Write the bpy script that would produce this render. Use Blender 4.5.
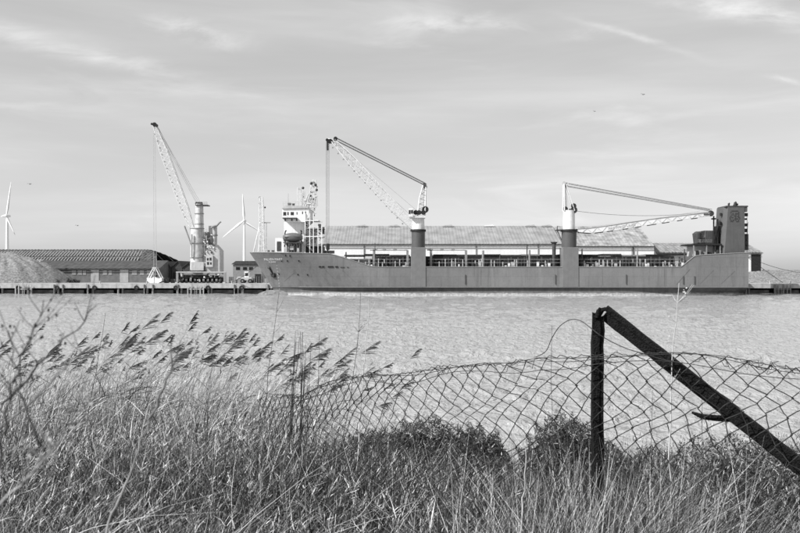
import bpy, bmesh, math, random
import numpy as np
from mathutils import Vector, Matrix
PI = math.pi
for o in list(bpy.data.objects): bpy.data.objects.remove(o, do_unlink=True)
SC = bpy.context.scene
COL = SC.collection
rnd = random.Random(7)

# ------------------------------------------------------------------ camera, sky, sun, exposure
F = 778.0; CX = 400.0; HY = 273.0; CZ = 5.0          # photo pixels at 1 m, centre column, horizon row, eye height above water
cam_d = bpy.data.cameras.new('camera'); cam = bpy.data.objects.new('camera', cam_d); COL.objects.link(cam)
cam.location = (0, 0, CZ); cam.rotation_euler = (PI/2, 0, 0)
cam_d.sensor_width = 36; cam_d.lens = 36*F/800; cam_d.shift_y = 6.5/800
cam_d.clip_start = 0.05; cam_d.clip_end = 60000
cam_d.dof.use_dof = True; cam_d.dof.focus_distance = 7.0; cam_d.dof.aperture_fstop = 9.0
SC.camera = cam
SUN_AZ = math.atan2(-0.84, -0.50); SUN_EL = math.radians(39)
sv = Vector((math.sin(SUN_AZ)*math.cos(SUN_EL), math.cos(SUN_AZ)*math.cos(SUN_EL), math.sin(SUN_EL)))
sl = bpy.data.lights.new('sun', 'SUN'); sl.energy = 4.6; sl.angle = math.radians(0.53); sl.color = (1, 1, 1)
so = bpy.data.objects.new('sun', sl); COL.objects.link(so); so.rotation_euler = sv.to_track_quat('Z', 'Y').to_euler()
so.location = (0, 0, 60)
W = bpy.data.worlds.new('World'); SC.world = W; W.use_nodes = True
nt = W.node_tree; N = nt.nodes; L = nt.links; N.clear()
def nd(t, **k):
    n = N.new(t)
    for a, b in k.items(): setattr(n, a, b)
    return n
sky = nd('ShaderNodeTexSky', sky_type='NISHITA', sun_disc=False, sun_elevation=SUN_EL, sun_rotation=SUN_AZ, air_density=1.0, dust_density=1.5, ozone_density=1.0)
bw = nd('ShaderNodeRGBToBW'); L.new(sky.outputs[0], bw.inputs[0])
tc = nd('ShaderNodeTexCoord')
def cloud(scale, rot, sc, detail, lo, hi, dist=0.6, off=(0, 0, 0)):
    mp = nd('ShaderNodeMapping'); mp.inputs['Rotation'].default_value = rot; mp.inputs['Scale'].default_value = scale; mp.inputs['Location'].default_value = off
    L.new(tc.outputs['Generated'], mp.inputs[0])
    nz = nd('ShaderNodeTexNoise'); nz.inputs['Scale'].default_value = sc; nz.inputs['Detail'].default_value = detail; nz.inputs['Distortion'].default_value = dist
    nz.inputs['Roughness'].default_value = 0.55
    L.new(mp.outputs[0], nz.inputs['Vector'])
    mr = nd('ShaderNodeMapRange'); mr.interpolation_type = 'SMOOTHSTEP'
    mr.inputs[1].default_value = lo; mr.inputs[2].default_value = hi; mr.inputs[3].default_value = 0; mr.inputs[4].default_value = 1
    L.new(nz.outputs[0], mr.inputs[0]); return mr.outputs[0]
def mth(op, a, b=None, c=None):
    m = nd('ShaderNodeMath', operation=op)
    for i, v in enumerate((a, b, c)):
        if v is None: continue
        if hasattr(v, 'links'): L.new(v, m.inputs[i])
        else: m.inputs[i].default_value = v
    return m.outputs[0]
SKY_GAIN, VEIL, CLOUD = 0.072, 3.45, 1.9
c1 = cloud((0.8, 1.0, 8.0), (0, math.radians(-7), 0), 1.7, 7, 0.42, 0.74, 0.35)            # long soft streaks
c2 = cloud((1.1, 1.0, 6.0), (0, math.radians(10), 0), 3.4, 9, 0.54, 0.84, 0.7, (3.1, 0, 1.7))  # small torn wisps
cl = mth('ADD', mth('MULTIPLY', c1, 0.55), mth('MULTIPLY', c2, 0.85))
base = mth('MULTIPLY_ADD', bw.outputs[0], 1.02, VEIL)
# single cirrus streaks, each at its own bearing (u = tan of bearing, v = tan of height), torn by fine noise
sx = nd('ShaderNodeSeparateXYZ'); L.new(tc.outputs['Generated'], sx.inputs[0])
yy_ = mth('MAXIMUM', sx.outputs[1], 0.05); U = mth('DIVIDE', sx.outputs[0], yy_); V_ = mth('DIVIDE', sx.outputs[2], yy_)
cuv = nd('ShaderNodeCombineXYZ'); L.new(U, cuv.inputs[0]); L.new(V_, cuv.inputs[1])
def tear(sc, sy, lo, hi, rot):
    mp = nd('ShaderNodeMapping'); mp.inputs['Rotation'].default_value = (0, 0, rot); mp.inputs['Scale'].default_value = (1, sy, 1); L.new(cuv.outputs[0], mp.inputs[0])
    nz = nd('ShaderNodeTexNoise'); nz.inputs['Scale'].default_value = sc; nz.inputs['Detail'].default_value = 9; nz.inputs['Roughness'].default_value = .62; nz.inputs['Distortion'].default_value = .5
    L.new(mp.outputs[0], nz.inputs['Vector']); mr = nd('ShaderNodeMapRange'); mr.inputs[1].default_value = lo; mr.inputs[2].default_value = hi; L.new(nz.outputs[0], mr.inputs[0]); return mr.outputs[0]
t1 = tear(9, 4.5, .30, .66, .22); t2 = tear(14, 2.6, .42, .68, .3)
warp = mth('MULTIPLY', mth('SUBTRACT', tear(4, 1.5, 0, 1, 0), .5), .045)
streaks = None
for (px, py, sl_, w_, L_, amp, tn) in ((70, 52, .22, 9, 120, 2.6, t1), (20, 30, .12, 7, 70, .9, t1), (195, 33, .20, 11, 48, 2.8, t2), (140, 92, .05, 9, 190, 1.0, t1), (420, 24, .12, 7, 40, 2.4, t2), (485, 24, .15, 8, 40, 2.2, t2),
                                       (585, 36, -.1, 8, 22, 1.2, t2), (632, 37, .30, 3.5, 48, 2.2, t1), (745, 9, .16, 11, 78, 4.6, t1), (788, 79, .22, 3, 22, 1.9, t2), (300, 118, .02, 12, 260, .55, t1), (660, 100, .0, 10, 220, .5, t1), (10, 103, .04, 4, 60, .9, t1)):
    u0 = (px-400)/778; v0 = (273-py)/778; du = mth('SUBTRACT', U, u0)
    dv = mth('ADD', mth('SUBTRACT', mth('MULTIPLY_ADD', du, sl_, V_), v0), warp)
    a = mth('POWER', mth('DIVIDE', dv, w_/778), 2.0); b_ = mth('POWER', mth('DIVIDE', du, L_/778), 2.0)
    g_ = mth('EXPONENT', mth('MULTIPLY', mth('ADD', a, b_), -1.0))
    q_ = mth('MULTIPLY', mth('MULTIPLY', g_, tn), amp); streaks = q_ if streaks is None else mth('ADD', streaks, q_)
front = mth('GREATER_THAN', sx.outputs[1], 0.06)
tot = mth('ADD', mth('MULTIPLY_ADD', cl, CLOUD, base), mth('MULTIPLY', streaks, front))
bg = nd('ShaderNodeBackground'); L.new(tot, bg.inputs[0]); bg.inputs[1].default_value = SKY_GAIN*1.0
wo = nd('ShaderNodeOutputWorld'); L.new(bg.outputs[0], wo.inputs[0])
SC.view_settings.view_transform = 'Standard'; SC.view_settings.look = 'None'
SC.view_settings.exposure = 0.30; SC.view_settings.gamma = 1

# ------------------------------------------------------------------ helpers
def P(px, py, Y): return Vector(((px-CX)/F*Y, Y, CZ+(HY-py)/F*Y))
def X_(px, Y): return (px-CX)/F*Y
def Z_(py, Y): return CZ+(HY-py)/F*Y
MATS = {}
def mat(name, v, rough=0.7, var=0.0, scale=3.0, spec=0.3, bump=0.0, streak=0.0, metal=0.0, trans=0.0, bscale=None):
    """grey procedural paint: value v, mottled by noise, optional vertical weather streaks and fine relief"""
    if name in MATS: return MATS[name]
    m = bpy.data.materials.new(name); m.use_nodes = True; t = m.node_tree; n = t.nodes; l = t.links
    b = n['Principled BSDF']; b.inputs['Roughness'].default_value = rough; b.inputs['Metallic'].default_value = metal
    b.inputs['Specular IOR Level'].default_value = spec
    b.inputs['Base Color'].default_value = (v, v, v, 1)
    g = n.new('ShaderNodeTexCoord')
    if var or streak:
        nz = n.new('ShaderNodeTexNoise'); nz.inputs['Scale'].default_value = scale; nz.inputs['Detail'].default_value = 6
        l.new(g.outputs['Object'], nz.inputs['Vector'])
        mr = n.new('ShaderNodeMapRange'); mr.inputs[1].default_value = 0.3; mr.inputs[2].default_value = 0.7
        mr.inputs[3].default_value = v*(1-var); mr.inputs[4].default_value = v*(1+var); l.new(nz.outputs[0], mr.inputs[0])
        out = mr.outputs[0]
        if streak:
            mp = n.new('ShaderNodeMapping'); mp.inputs['Scale'].default_value = (1.3, 1.3, 0.09); l.new(g.outputs['Object'], mp.inputs[0])
            n2 = n.new('ShaderNodeTexNoise'); n2.inputs['Scale'].default_value = 1.6; n2.inputs['Detail'].default_value = 8; n2.inputs['Roughness'].default_value = 0.7
            l.new(mp.outputs[0], n2.inputs['Vector'])
            m2 = n.new('ShaderNodeMapRange'); m2.inputs[1].default_value = 0.5; m2.inputs[2].default_value = 0.75
            m2.inputs[3].default_value = 1.0; m2.inputs[4].default_value = 1-streak; l.new(n2.outputs[0], m2.inputs[0])
            mu = n.new('ShaderNodeMath'); mu.operation = 'MULTIPLY'; l.new(out, mu.inputs[0]); l.new(m2.outputs[0], mu.inputs[1]); out = mu.outputs[0]
        l.new(out, b.inputs['Base Color'])
    if bump:
        nb = n.new('ShaderNodeTexNoise'); nb.inputs['Scale'].default_value = bscale or scale*4; nb.inputs['Detail'].default_value = 5
        l.new(g.outputs['Object'], nb.inputs['Vector'])
        bp = n.new('ShaderNodeBump'); bp.inputs['Strength'].default_value = bump; bp.inputs['Distance'].default_value = 0.05
        l.new(nb.outputs[0], bp.inputs['Height']); l.new(bp.outputs[0], b.inputs['Normal'])
    if trans:
        tr = n.new('ShaderNodeBsdfTranslucent'); tr.inputs[0].default_value = (v, v, v, 1)
        mx = n.new('ShaderNodeMixShader'); mx.inputs[0].default_value = trans
        l.new(b.outputs[0], mx.inputs[1]); l.new(tr.outputs[0], mx.inputs[2]); l.new(mx.outputs[0], n['Material Output'].inputs[0])
    MATS[name] = m; return m

def tag(o, label=None, cat=None, group=None, kind=None):
    if label: o['label'] = label
    if cat: o['category'] = cat
    if group: o['group'] = group
    if kind: o['kind'] = kind
    return o
def empty(name, loc, label, cat, group=None):
    o = bpy.data.objects.new(name, None); COL.objects.link(o); o.location = loc; o.empty_display_size = 0.3
    return tag(o, label, cat, group)
def root_of(o):
    while o.parent: o = o.parent
    return o
class MB:
    def __init__(s): s.v = []; s.f = []; s.sm = []
    def add(s, vs, fs, smooth=False):
        k = len(s.v); s.v += [Vector(p) for p in vs]; s.f += [tuple(i+k for i in f) for f in fs]; s.sm += [smooth]*len(fs); return s
    def box(s, a, b):
        x0, x1 = sorted((a[0], b[0])); y0, y1 = sorted((a[1], b[1])); z0, z1 = sorted((a[2], b[2]))
        return s.add([(x0,y0,z0),(x1,y0,z0),(x1,y1,z0),(x0,y1,z0),(x0,y0,z1),(x1,y0,z1),(x1,y1,z1),(x0,y1,z1)],
                     [(0,3,2,1),(4,5,6,7),(0,1,5,4),(1,2,6,5),(2,3,7,6),(3,0,4,7)])
    def pbox(s, x0, x1, y0, y1, Y, d):       # rectangle seen at distance Y, going d metres back
        return s.box((X_(x0,Y), Y, Z_(y0,Y)), (X_(x1,Y), Y+d, Z_(y1,Y)))
    def cyl(s, a, b, r0, r1=None, n=8, cap=True):
        a = Vector(a); b = Vector(b); r1 = r0 if r1 is None else r1
        d = (b-a).normalized(); u = d.orthogonal().normalized(); w = d.cross(u)
        vs = []
        for c, r in ((a, r0), (b, r1)):
            for i in range(n):
                t = 2*PI*i/n; vs.append(c+(u*math.cos(t)+w*math.sin(t))*r)
        fs = [(i, (i+1) % n, n+(i+1) % n, n+i) for i in range(n)]
        s.add(vs, fs, n > 6)
        if cap: s.add(vs, [tuple(range(n-1, -1, -1)), tuple(range(n, 2*n))])
        return s
    def tube(s, pts, rs, n=5):
        pts = [Vector(p) for p in pts]
        if not hasattr(rs, '__len__'): rs = [rs]*len(pts)
        vs = []; u = None
        for i, p in enumerate(pts):
            d = (pts[min(i+1, len(pts)-1)]-pts[max(i-1, 0)]).normalized()
            if u is None: u = d.orthogonal().normalized()
            u = (u-d*u.dot(d)).normalized(); w = d.cross(u)
            for k in range(n):
                t = 2*PI*k/n; vs.append(p+(u*math.cos(t)+w*math.sin(t))*rs[i])
        fs = [(i*n+k, i*n+(k+1) % n, (i+1)*n+(k+1) % n, (i+1)*n+k) for i in range(len(pts)-1) for k in range(n)]
        return s.add(vs, fs, True)
    def prism(s, poly, y0, y1):              # polygon of (x, z) extruded along y
        n = len(poly); vs = [(x, y0, z) for x, z in poly]+[(x, y1, z) for x, z in poly]
        fs = [tuple(range(n)), tuple(range(2*n-1, n-1, -1))]+[(i, n+i, n+(i+1) % n, (i+1) % n) for i in range(n)]
        return s.add(vs, fs)
    def ball(s, c, r, nu=10, nv=6):
        r = (r, r, r) if not hasattr(r, '__len__') else r; vs = []; fs = []
        for j in range(nv+1):
            p = PI*j/nv
            for i in range(nu):
                t = 2*PI*i/nu; vs.append((c[0]+r[0]*math.sin(p)*math.cos(t), c[1]+r[1]*math.sin(p)*math.sin(t), c[2]+r[2]*math.cos(p)))
        for j in range(nv):
            for i in range(nu): fs.append((j*nu+i, (j+1)*nu+i, (j+1)*nu+(i+1) % nu, j*nu+(i+1) % nu))
        return s.add(vs, fs, True)
    def build(s, name, m, parent=None, label=None, kind=None, bevel=0):
        off = root_of(parent).location if parent else Vector((0, 0, 0))
        me = bpy.data.meshes.new(name); me.from_pydata([tuple(p-off) for p in s.v], [], s.f)
        me.polygons.foreach_set('use_smooth', s.sm); me.materials.append(m); me.validate(); me.update()
        bm = bmesh.new(); bm.from_mesh(me); bmesh.ops.recalc_face_normals(bm, faces=bm.faces)
        bm.to_mesh(me); bm.free()
        o = bpy.data.objects.new(name, me); COL.objects.link(o)
        if parent: o.parent = parent
        if label: o['label'] = label
        if kind: o['kind'] = kind
        if bevel:
            bv = o.modifiers.new('bevel', 'BEVEL'); bv.width = bevel; bv.segments = 2; bv.limit_method = 'ANGLE'
        return o
def piece(src, parent, loc, label=None):      # another piece sharing src's mesh
    o = src.copy(); COL.objects.link(o); o.parent = parent; o.location = loc
    if label: o['label'] = label
    return o
def copy_tree(o, parent=None):
    c = o.copy(); COL.objects.link(c); c.parent = parent
    for ch in o.children: copy_tree(ch, c)
    return c
def truss(a, b, w0, w1, wm, up, n=14, rc=0.09, rl=0.045):
    """four chords + lacing between a and b; returns (chords MB, lacing MB); width w0 at a, wm along the middle, w1 at b"""
    a = Vector(a); b = Vector(b); d = (b-a).normalized(); up = (Vector(up)-d*Vector(up).dot(d)).normalized(); sd = d.cross(up)
    def w(t): return w0+(wm-w0)*t/0.2 if t < 0.2 else (wm if t < 0.75 else wm+(w1-wm)*(t-0.75)/0.25)
    ring = []
    for i in range(n+1):
        t = i/n; c = a.lerp(b, t); h = w(t)/2
        ring.append([c+up*h+sd*h, c+up*h-sd*h, c-up*h-sd*h, c-up*h+sd*h])
    ch = MB(); la = MB()
    for k in range(4): ch.tube([r[k] for r in ring], rc, 6)
    for i in range(n):
        for k in range(4):
            q, r_ = ring[i], ring[i+1]; k2 = (k+1) % 4
            if i % 2: la.cyl(q[k], r_[k2], rl, n=4, cap=False)
            else: la.cyl(q[k2], r_[k], rl, n=4, cap=False)
            la.cyl(q[k], q[k2], rl*0.8, n=4, cap=False)
    return ch, la
def text_mesh(txt, size, ext=0.0):
    cu = bpy.data.curves.new('t', 'FONT'); cu.body = txt; cu.size = size; cu.extrude = ext; cu.resolution_u = 2
    o = bpy.data.objects.new('t', cu); COL.objects.link(o)
    me = bpy.data.meshes.new_from_object(o.evaluated_get(bpy.context.evaluated_depsgraph_get()))
    bpy.data.objects.remove(o, do_unlink=True); bpy.data.curves.remove(cu); return me
def raw_mesh(name, verts, quads, mats, midx=None, smooth=False):
    """numpy verts (n,3) and quads (m,4) -> object"""
    me = bpy.data.meshes.new(name); me.vertices.add(len(verts)); me.vertices.foreach_set('co', verts.astype(np.float32).ravel())
    m = len(quads); me.loops.add(m*4); me.loops.foreach_set('vertex_index', quads.astype(np.int32).ravel())
    me.polygons.add(m); me.polygons.foreach_set('loop_start', np.arange(0, m*4, 4, dtype=np.int32)); 
    me.polygons.foreach_set('loop_total', np.full(m, 4, dtype=np.int32))
    for q in mats: me.materials.append(q)
    if midx is not None: me.polygons.foreach_set('material_index', midx.astype(np.int32))
    if smooth: me.polygons.foreach_set('use_smooth', np.ones(m, dtype=bool))
    me.update(calc_edges=True)
    o = bpy.data.objects.new(name, me); COL.objects.link(o); return o

# ------------------------------------------------------------------ materials
M_hull = None
M_white = mat('white_paint', 0.80, 0.5, 0.06, 1.5, streak=0.25)
M_cream = mat('crane_white_paint', 0.72, 0.5, 0.08, 1.2, streak=0.3)
M_black = mat('black_steel', 0.02, 0.6, 0.3, 3)
M_dark = mat('dark_steel', 0.055, 0.6, 0.3, 2)
M_rope = mat('wire_rope', 0.05, 0.8)
M_ropel = mat('pale_wire_rope', 0.35, 0.7)
M_grey = mat('mid_grey_paint', 0.24, 0.6, 0.15, 1.5, streak=0.3)
M_lgrey = mat('light_grey_paint', 0.45, 0.6, 0.12, 1.5, streak=0.25)
M_conc = mat('quay_concrete', 0.42, 0.9, 0.28, 0.6, bump=0.4, bscale=4, streak=0.4)
M_concd = mat('wet_concrete', 0.10, 0.8, 0.5, 0.9, bump=0.4, streak=0.5)
M_glass = mat('dark_glass', 0.01, 0.08, spec=0.8)
M_roof = mat('fibre_cement_roof', 0.27, 0.85, 0.22, 0.35, bump=0.3, streak=0.2)
M_wallw = mat('whitewashed_wall', 0.80, 0.8, 0.06, 0.5, streak=0.12)
M_brick = mat('dark_brick_wall', 0.13, 0.9, 0.25, 0.8)
M_gravel = mat('gravel', 0.21, 0.95, 0.5, 2.2, bump=1.0, bscale=3.5)
M_land = mat('yard_ground', 0.26, 0.95, 0.3, 0.05, bump=0.3, bscale=0.5)
M_rust = mat('rusted_iron', 0.011, 0.85, 0.5, 60, spec=.15, bump=0.6, bscale=140)
M_wire = mat('fence_wire', 0.022, 0.6, 0.5, 30, spec=0.4)
M_soil = mat('bank_soil', 0.03, 0.95, 0.4, 6, bump=0.6)
M_turb = mat('turbine_white', 0.80, 0.4)

def hull_material():
    m = bpy.data.materials.new('hull_paint'); m.use_nodes = True; t = m.node_tree; n = t.nodes; l = t.links
    b = n['Principled BSDF']; b.inputs['Roughness'].default_value = 0.5; b.inputs['Specular IOR Level'].default_value = 0.3
    g = n.new('ShaderNodeTexCoord'); sp = n.new('ShaderNodeSeparateXYZ'); l.new(g.outputs['Object'], sp.inputs[0])
    def noise(scale, sx, sy, sz, det=7, ro=0.65):
        mp = n.new('ShaderNodeMapping'); mp.inputs['Scale'].default_value = (sx, sy, sz); l.new(g.outputs['Object'], mp.inputs[0])
        z = n.new('ShaderNodeTexNoise'); z.inputs['Scale'].default_value = scale; z.inputs['Detail'].default_value = det; z.inputs['Roughness'].default_value = ro
        l.new(mp.outputs[0], z.inputs['Vector']); return z.outputs[0]
    def mr(x, a, b_, c, d):
        q = n.new('ShaderNodeMapRange'); l.new(x, q.inputs[0])
        for i, v in enumerate((a, b_, c, d)): q.inputs[i+1].default_value = v
        return q.outputs[0]
    def mh(op, a, b_):
        q = n.new('ShaderNodeMath'); q.operation = op
        for i, v in enumerate((a, b_)):
            if hasattr(v, 'links'): l.new(v, q.inputs[i])
            else: q.inputs[i].default_value = v
        return q.outputs[0]
    def mix(f, a, b_):   # a*(1-f)+b*f
        return mh('ADD', mh('MULTIPLY', a, mh('SUBTRACT', 1.0, f)), mh('MULTIPLY', b_, f))
    big = mr(noise(0.08, 1, 1, 1, 4), 0.3, 0.7, 0.150, 0.215)
    stk = mr(noise(0.9, 1, 1, 0.07), 0.50, 0.72, 1.0, 0.68)
    stl = mr(noise(0.5, 1, 1, 0.10), 0.58, 0.75, 1.0, 1.22)
    fine = mr(noise(3.0, 1, 1, 1), 0.3, 0.7, 0.93, 1.07)
    # welded plate seams
    br = n.new('ShaderNodeTexBrick'); br.inputs['Scale'].default_value = 1.0; br.inputs['Brick Width'].default_value = 7.0; br.inputs['Row Height'].default_value = 2.1
    br.inputs['Mortar Size'].default_value = 0.035; br.inputs['Color1'].default_value = (1,1,1,1); br.inputs['Color2'].default_value = (.96,.96,.96,1); br.inputs['Mortar'].default_value = (.76,.76,.76,1)
    cb = n.new('ShaderNodeCombineXYZ'); l.new(sp.outputs[0], cb.inputs[0]); l.new(sp.outputs[2], cb.inputs[1]); l.new(cb.outputs[0], br.inputs['Vector'])
    up = mh('MULTIPLY', mh('MULTIPLY', mh('MULTIPLY', mh('MULTIPLY', big, stk), stl), fine), br.outputs[0])
    # shade under the strake painted into the colour, and pale growth at the waterline
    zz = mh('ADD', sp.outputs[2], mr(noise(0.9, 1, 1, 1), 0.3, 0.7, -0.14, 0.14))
    strake_shade = mh('MULTIPLY', mr(noise(1.2, 1, 1, 0.3), 0.35, 0.7, 0.075, 0.13), 1.0)
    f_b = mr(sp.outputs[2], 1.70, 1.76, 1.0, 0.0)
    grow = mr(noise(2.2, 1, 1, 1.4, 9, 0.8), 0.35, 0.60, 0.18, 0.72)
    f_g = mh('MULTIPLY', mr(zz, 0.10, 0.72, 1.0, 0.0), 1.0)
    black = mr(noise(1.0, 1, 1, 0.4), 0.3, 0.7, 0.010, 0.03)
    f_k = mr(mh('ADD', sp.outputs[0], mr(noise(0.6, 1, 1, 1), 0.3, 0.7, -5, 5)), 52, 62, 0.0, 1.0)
    low = mix(f_g, strake_shade, grow)
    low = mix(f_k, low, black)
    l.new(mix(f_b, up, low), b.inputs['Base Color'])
    bp = n.new('ShaderNodeBump'); bp.inputs['Strength'].default_value = 0.35; bp.inputs['Distance'].default_value = 0.12
    l.new(noise(0.9, 1, 1, .7, 3), bp.inputs['Height']); l.new(bp.outputs[0], b.inputs['Normal'])
    return m
def water_material():
    m = bpy.data.materials.new('estuary_water'); m.use_nodes = True; t = m.node_tree; n = t.nodes; l = t.links
    b = n['Principled BSDF']; b.inputs['Base Color'].default_value = (0.35, 0.35, 0.35, 1); b.inputs['Roughness'].default_value = 0.07; b.inputs['IOR'].default_value = 1.33
    g = n.new('ShaderNodeTexCoord')
    def noise(scale, s, det, ro):
        mp = n.new('ShaderNodeMapping'); mp.inputs['Scale'].default_value = s; l.new(g.outputs['Object'], mp.inputs[0])
        z = n.new('ShaderNodeTexNoise'); z.inputs['Scale'].default_value = scale; z.inputs['Detail'].default_value = det; z.inputs['Roughness'].default_value = ro
        z.inputs['Distortion'].default_value = 0.3
        l.new(mp.outputs[0], z.inputs['Vector']); return z.outputs[0]
    a = noise(2.3, (0.9, 1.0, 1), 3, 0.6); 
    bp = n.new('ShaderNodeBump'); bp.inputs['Strength'].default_value = 1.0; bp.inputs['Distance'].default_value = 0.34
    l.new(a, bp.inputs['Height']); l.new(bp.outputs[0], b.inputs['Normal'])
    return m
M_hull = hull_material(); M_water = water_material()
M_ship = mat('pedestal_paint', 0.175, 0.5, 0.08, 1.0, streak=0.2)
M_shipd = mat('dark_pedestal_paint', 0.085, 0.5, 0.10, 1.0, streak=0.2)

# ------------------------------------------------------------------ setting: water, land, quay
# water: rippled sheet in front, flat sheet far out
def water():
    ys = [8.0]
    while ys[-1] < 195: ys.append(ys[-1]+max(0.05, ys[-1]**2*0.00011))
    ys = np.array(ys); nx = 640
    u = np.linspace(-1, 1, nx); Xg = u[None, :]*(ys[:, None]*0.62+14); Yg = np.repeat(ys[:, None], nx, 1)
    rs = np.random.RandomState(3); Z = np.zeros_like(Xg)
    for i in range(46):
        lam = 0.55*1.045**i*rs.uniform(0.8, 1.2)
        th = rs.normal(math.radians(82), 0.6); k = 2*PI/lam
        ph = (Xg*math.cos(th)+Yg*math.sin(th))*k+rs.uniform(0, 6.28)
        Z += lam*0.0085*np.sin(ph)*np.clip(lam/(Yg*0.012+0.05), 0, 1)
    V = np.stack([Xg, Yg, Z], -1).reshape(-1, 3)
    r = np.arange(len(ys)-1)[:, None]*nx+np.arange(nx-1)[None, :]
    q = np.stack([r, r+1, r+nx+1, r+nx], -1).reshape(-1, 4)
    o = raw_mesh('water', V, q, [M_water], smooth=True); o['kind'] = 'structure'
    b = MB(); b.add([(-6000, -300, -0.12), (6000, -300, -0.12), (6000, 9000, -0.12), (-6000, 9000, -0.12)], [(0, 1, 2, 3)])
    o = b.build('water', M_water); o['kind'] = 'structure'
water()
QZ = 2.45; QY = 188.0; ORD_T = 'first second third fourth fifth sixth seventh eighth ninth tenth eleventh'.split()
b = MB(); b.box((-4000, QY+5, -3), (4000, 16000, QZ-0.02)); b.build('ground', M_land, kind='structure')

quay = empty('quay', (-60, QY, 0), 'long concrete quay on dark piles carrying the crane and ship berth', 'quay')
# cap beam in bays of about 7 m
bay = 7.25; x = -112.0; caps = None
cb = MB().box((0, QY, 1.32), (bay-0.05, QY+5.2, QZ)); cap0 = cb.build('cap_beam', M_conc, quay, bevel=0.04)
base0 = Vector((0, 0, 0))-Vector((0, 0, 0))
pan = MB().box((0.9, QY+1.3, -0.3), (bay-1.2, QY+1.6, 0.85)).build('panel', mat('quay_panel', 0.13, 0.9, 0.5, 0.7), quay)
pl = MB(); pl.cyl((0.25, QY+0.5, -3), (0.25, QY+0.5, 1.32), 0.24, n=10); pile0 = pl.build('pile', mat('pile_concrete', 0.22, 0.9, 0.5, 1.2, streak=0.4), quay)
fd = MB(); fd.box((0.05, QY-0.25, -0.4), (0.35, QY-0.003, 2.2)); fend0 = fd.build('fender_post', mat('fender_timber', 0.16, 0.9, 0.5, 1.6, streak=0.5), quay)
i = 0
while x < 125:
    c = cap0 if i == 0 else piece(cap0, quay, (0, 0, 0)); c.location = (x, 0, 0)
    c = pan if i == 0 else piece(pan, quay, (0, 0, 0)); c.location = (x, 0, 0)
    c = pile0 if i == 0 else piece(pile0, quay, (0, 0, 0)); c.location = (x+rnd.uniform(-.2, .2), 0, 0)
    piece(pile0, quay, (x+0.8+rnd.uniform(-.1, .3), rnd.uniform(0, .6), 0))
    if i % 3 == 1:
        c = piece(fend0, quay, (x-0.7, 0, 0)); piece(fend0, quay, (x+1.4, 0, 0))
    elif i % 3 == 2: piece(fend0, quay, (x+0.2, 0, 0))
    x += bay; i += 1
fend0.location = (-112, 0, 0)
MB().box((-112, QY+4.2, -3), (125, QY+4.6, 1.31)).build('retaining_wall', M_black, quay)
# boxed landing frames with ladders between the piles
for px in (24, 196, 782):
    fr = MB(); x0 = X_(px, QY); 
    for q in (-1.9, -1.1, 1.1, 1.9): fr.box((x0+q-.1, QY-.42, -.5), (x0+q+.1, QY-.255, 2.1))
    fr.box((x0-1.9, QY-.25, 1.0), (x0+1.9, QY-.1, 1.2)); fr.build('landing_frame', M_lgrey if px < 700 else M_grey, quay)
    ld = MB()
    for q in (-.25, .25): ld.box((x0+q-.03, QY-.36, -.4), (x0+q+.03, QY-.3, 2.3))
    for k in range(8): ld.box((x0-.22, QY-.34, -.2+k*.3), (x0+.22, QY-.31, -.16+k*.3))
    ld.build('ladder', M_lgrey, quay)
for k in range(11):
    xt = -100+k*9.1+rnd.uniform(-2, 2)
    if xt > -34: continue
    tt = empty('tyre_fender', (xt, QY-.18, 1.5), ORD_T[k]+' black tyre hung on the quay face, counted from the left', 'tyre', 'tyres hung along the quay')
    tm = MB(); NN = 14; vs = [(xt+(.42+.16*math.cos(b_))*math.cos(a), QY-.18+.13*math.sin(b_), 1.45+(.42+.16*math.cos(b_))*math.sin(a)) for a in [2*PI*i/NN for i in range(NN)] for b_ in [2*PI*j/6 for j in range(6)]]
    tm.add(vs, [(i*6+j, ((i+1) % NN)*6+j, ((i+1) % NN)*6+(j+1) % 6, i*6+(j+1) % 6) for i in range(NN) for j in range(6)], True); tm.build('tyre', M_black, tt)
    MB().cyl((xt, QY-.12, 1.95), (xt, QY-.06, 2.44), .02, n=4).build('chain', M_dark, tt)
for px in (22.5, 100, 147, 232, 770, 790):      # mooring bollards on the quay edge
    p = P(px, 283, QY+0.8); t = empty('bollard', (p.x, QY+0.8, QZ), 'short iron mooring bollard on the quay edge '+{22.5:'before the gravel heap', 100:'before the low brick shed', 147:'left of the white grab bucket', 232:'between the harbour crane and the ship bow', 770:'nearest astern of the ship', 790:'at the far right, holding the stern line'}[px], 'bollard', 'bollards along the quay edge')
    MB().cyl((p.x, p.y, QZ), (p.x, p.y, QZ+.45), .17, .14, 10).build('shaft', M_lgrey, t)
    MB().ball((p.x, p.y, QZ+.5), (.26, .26, .12)).build('cap', M_lgrey, t)

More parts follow.
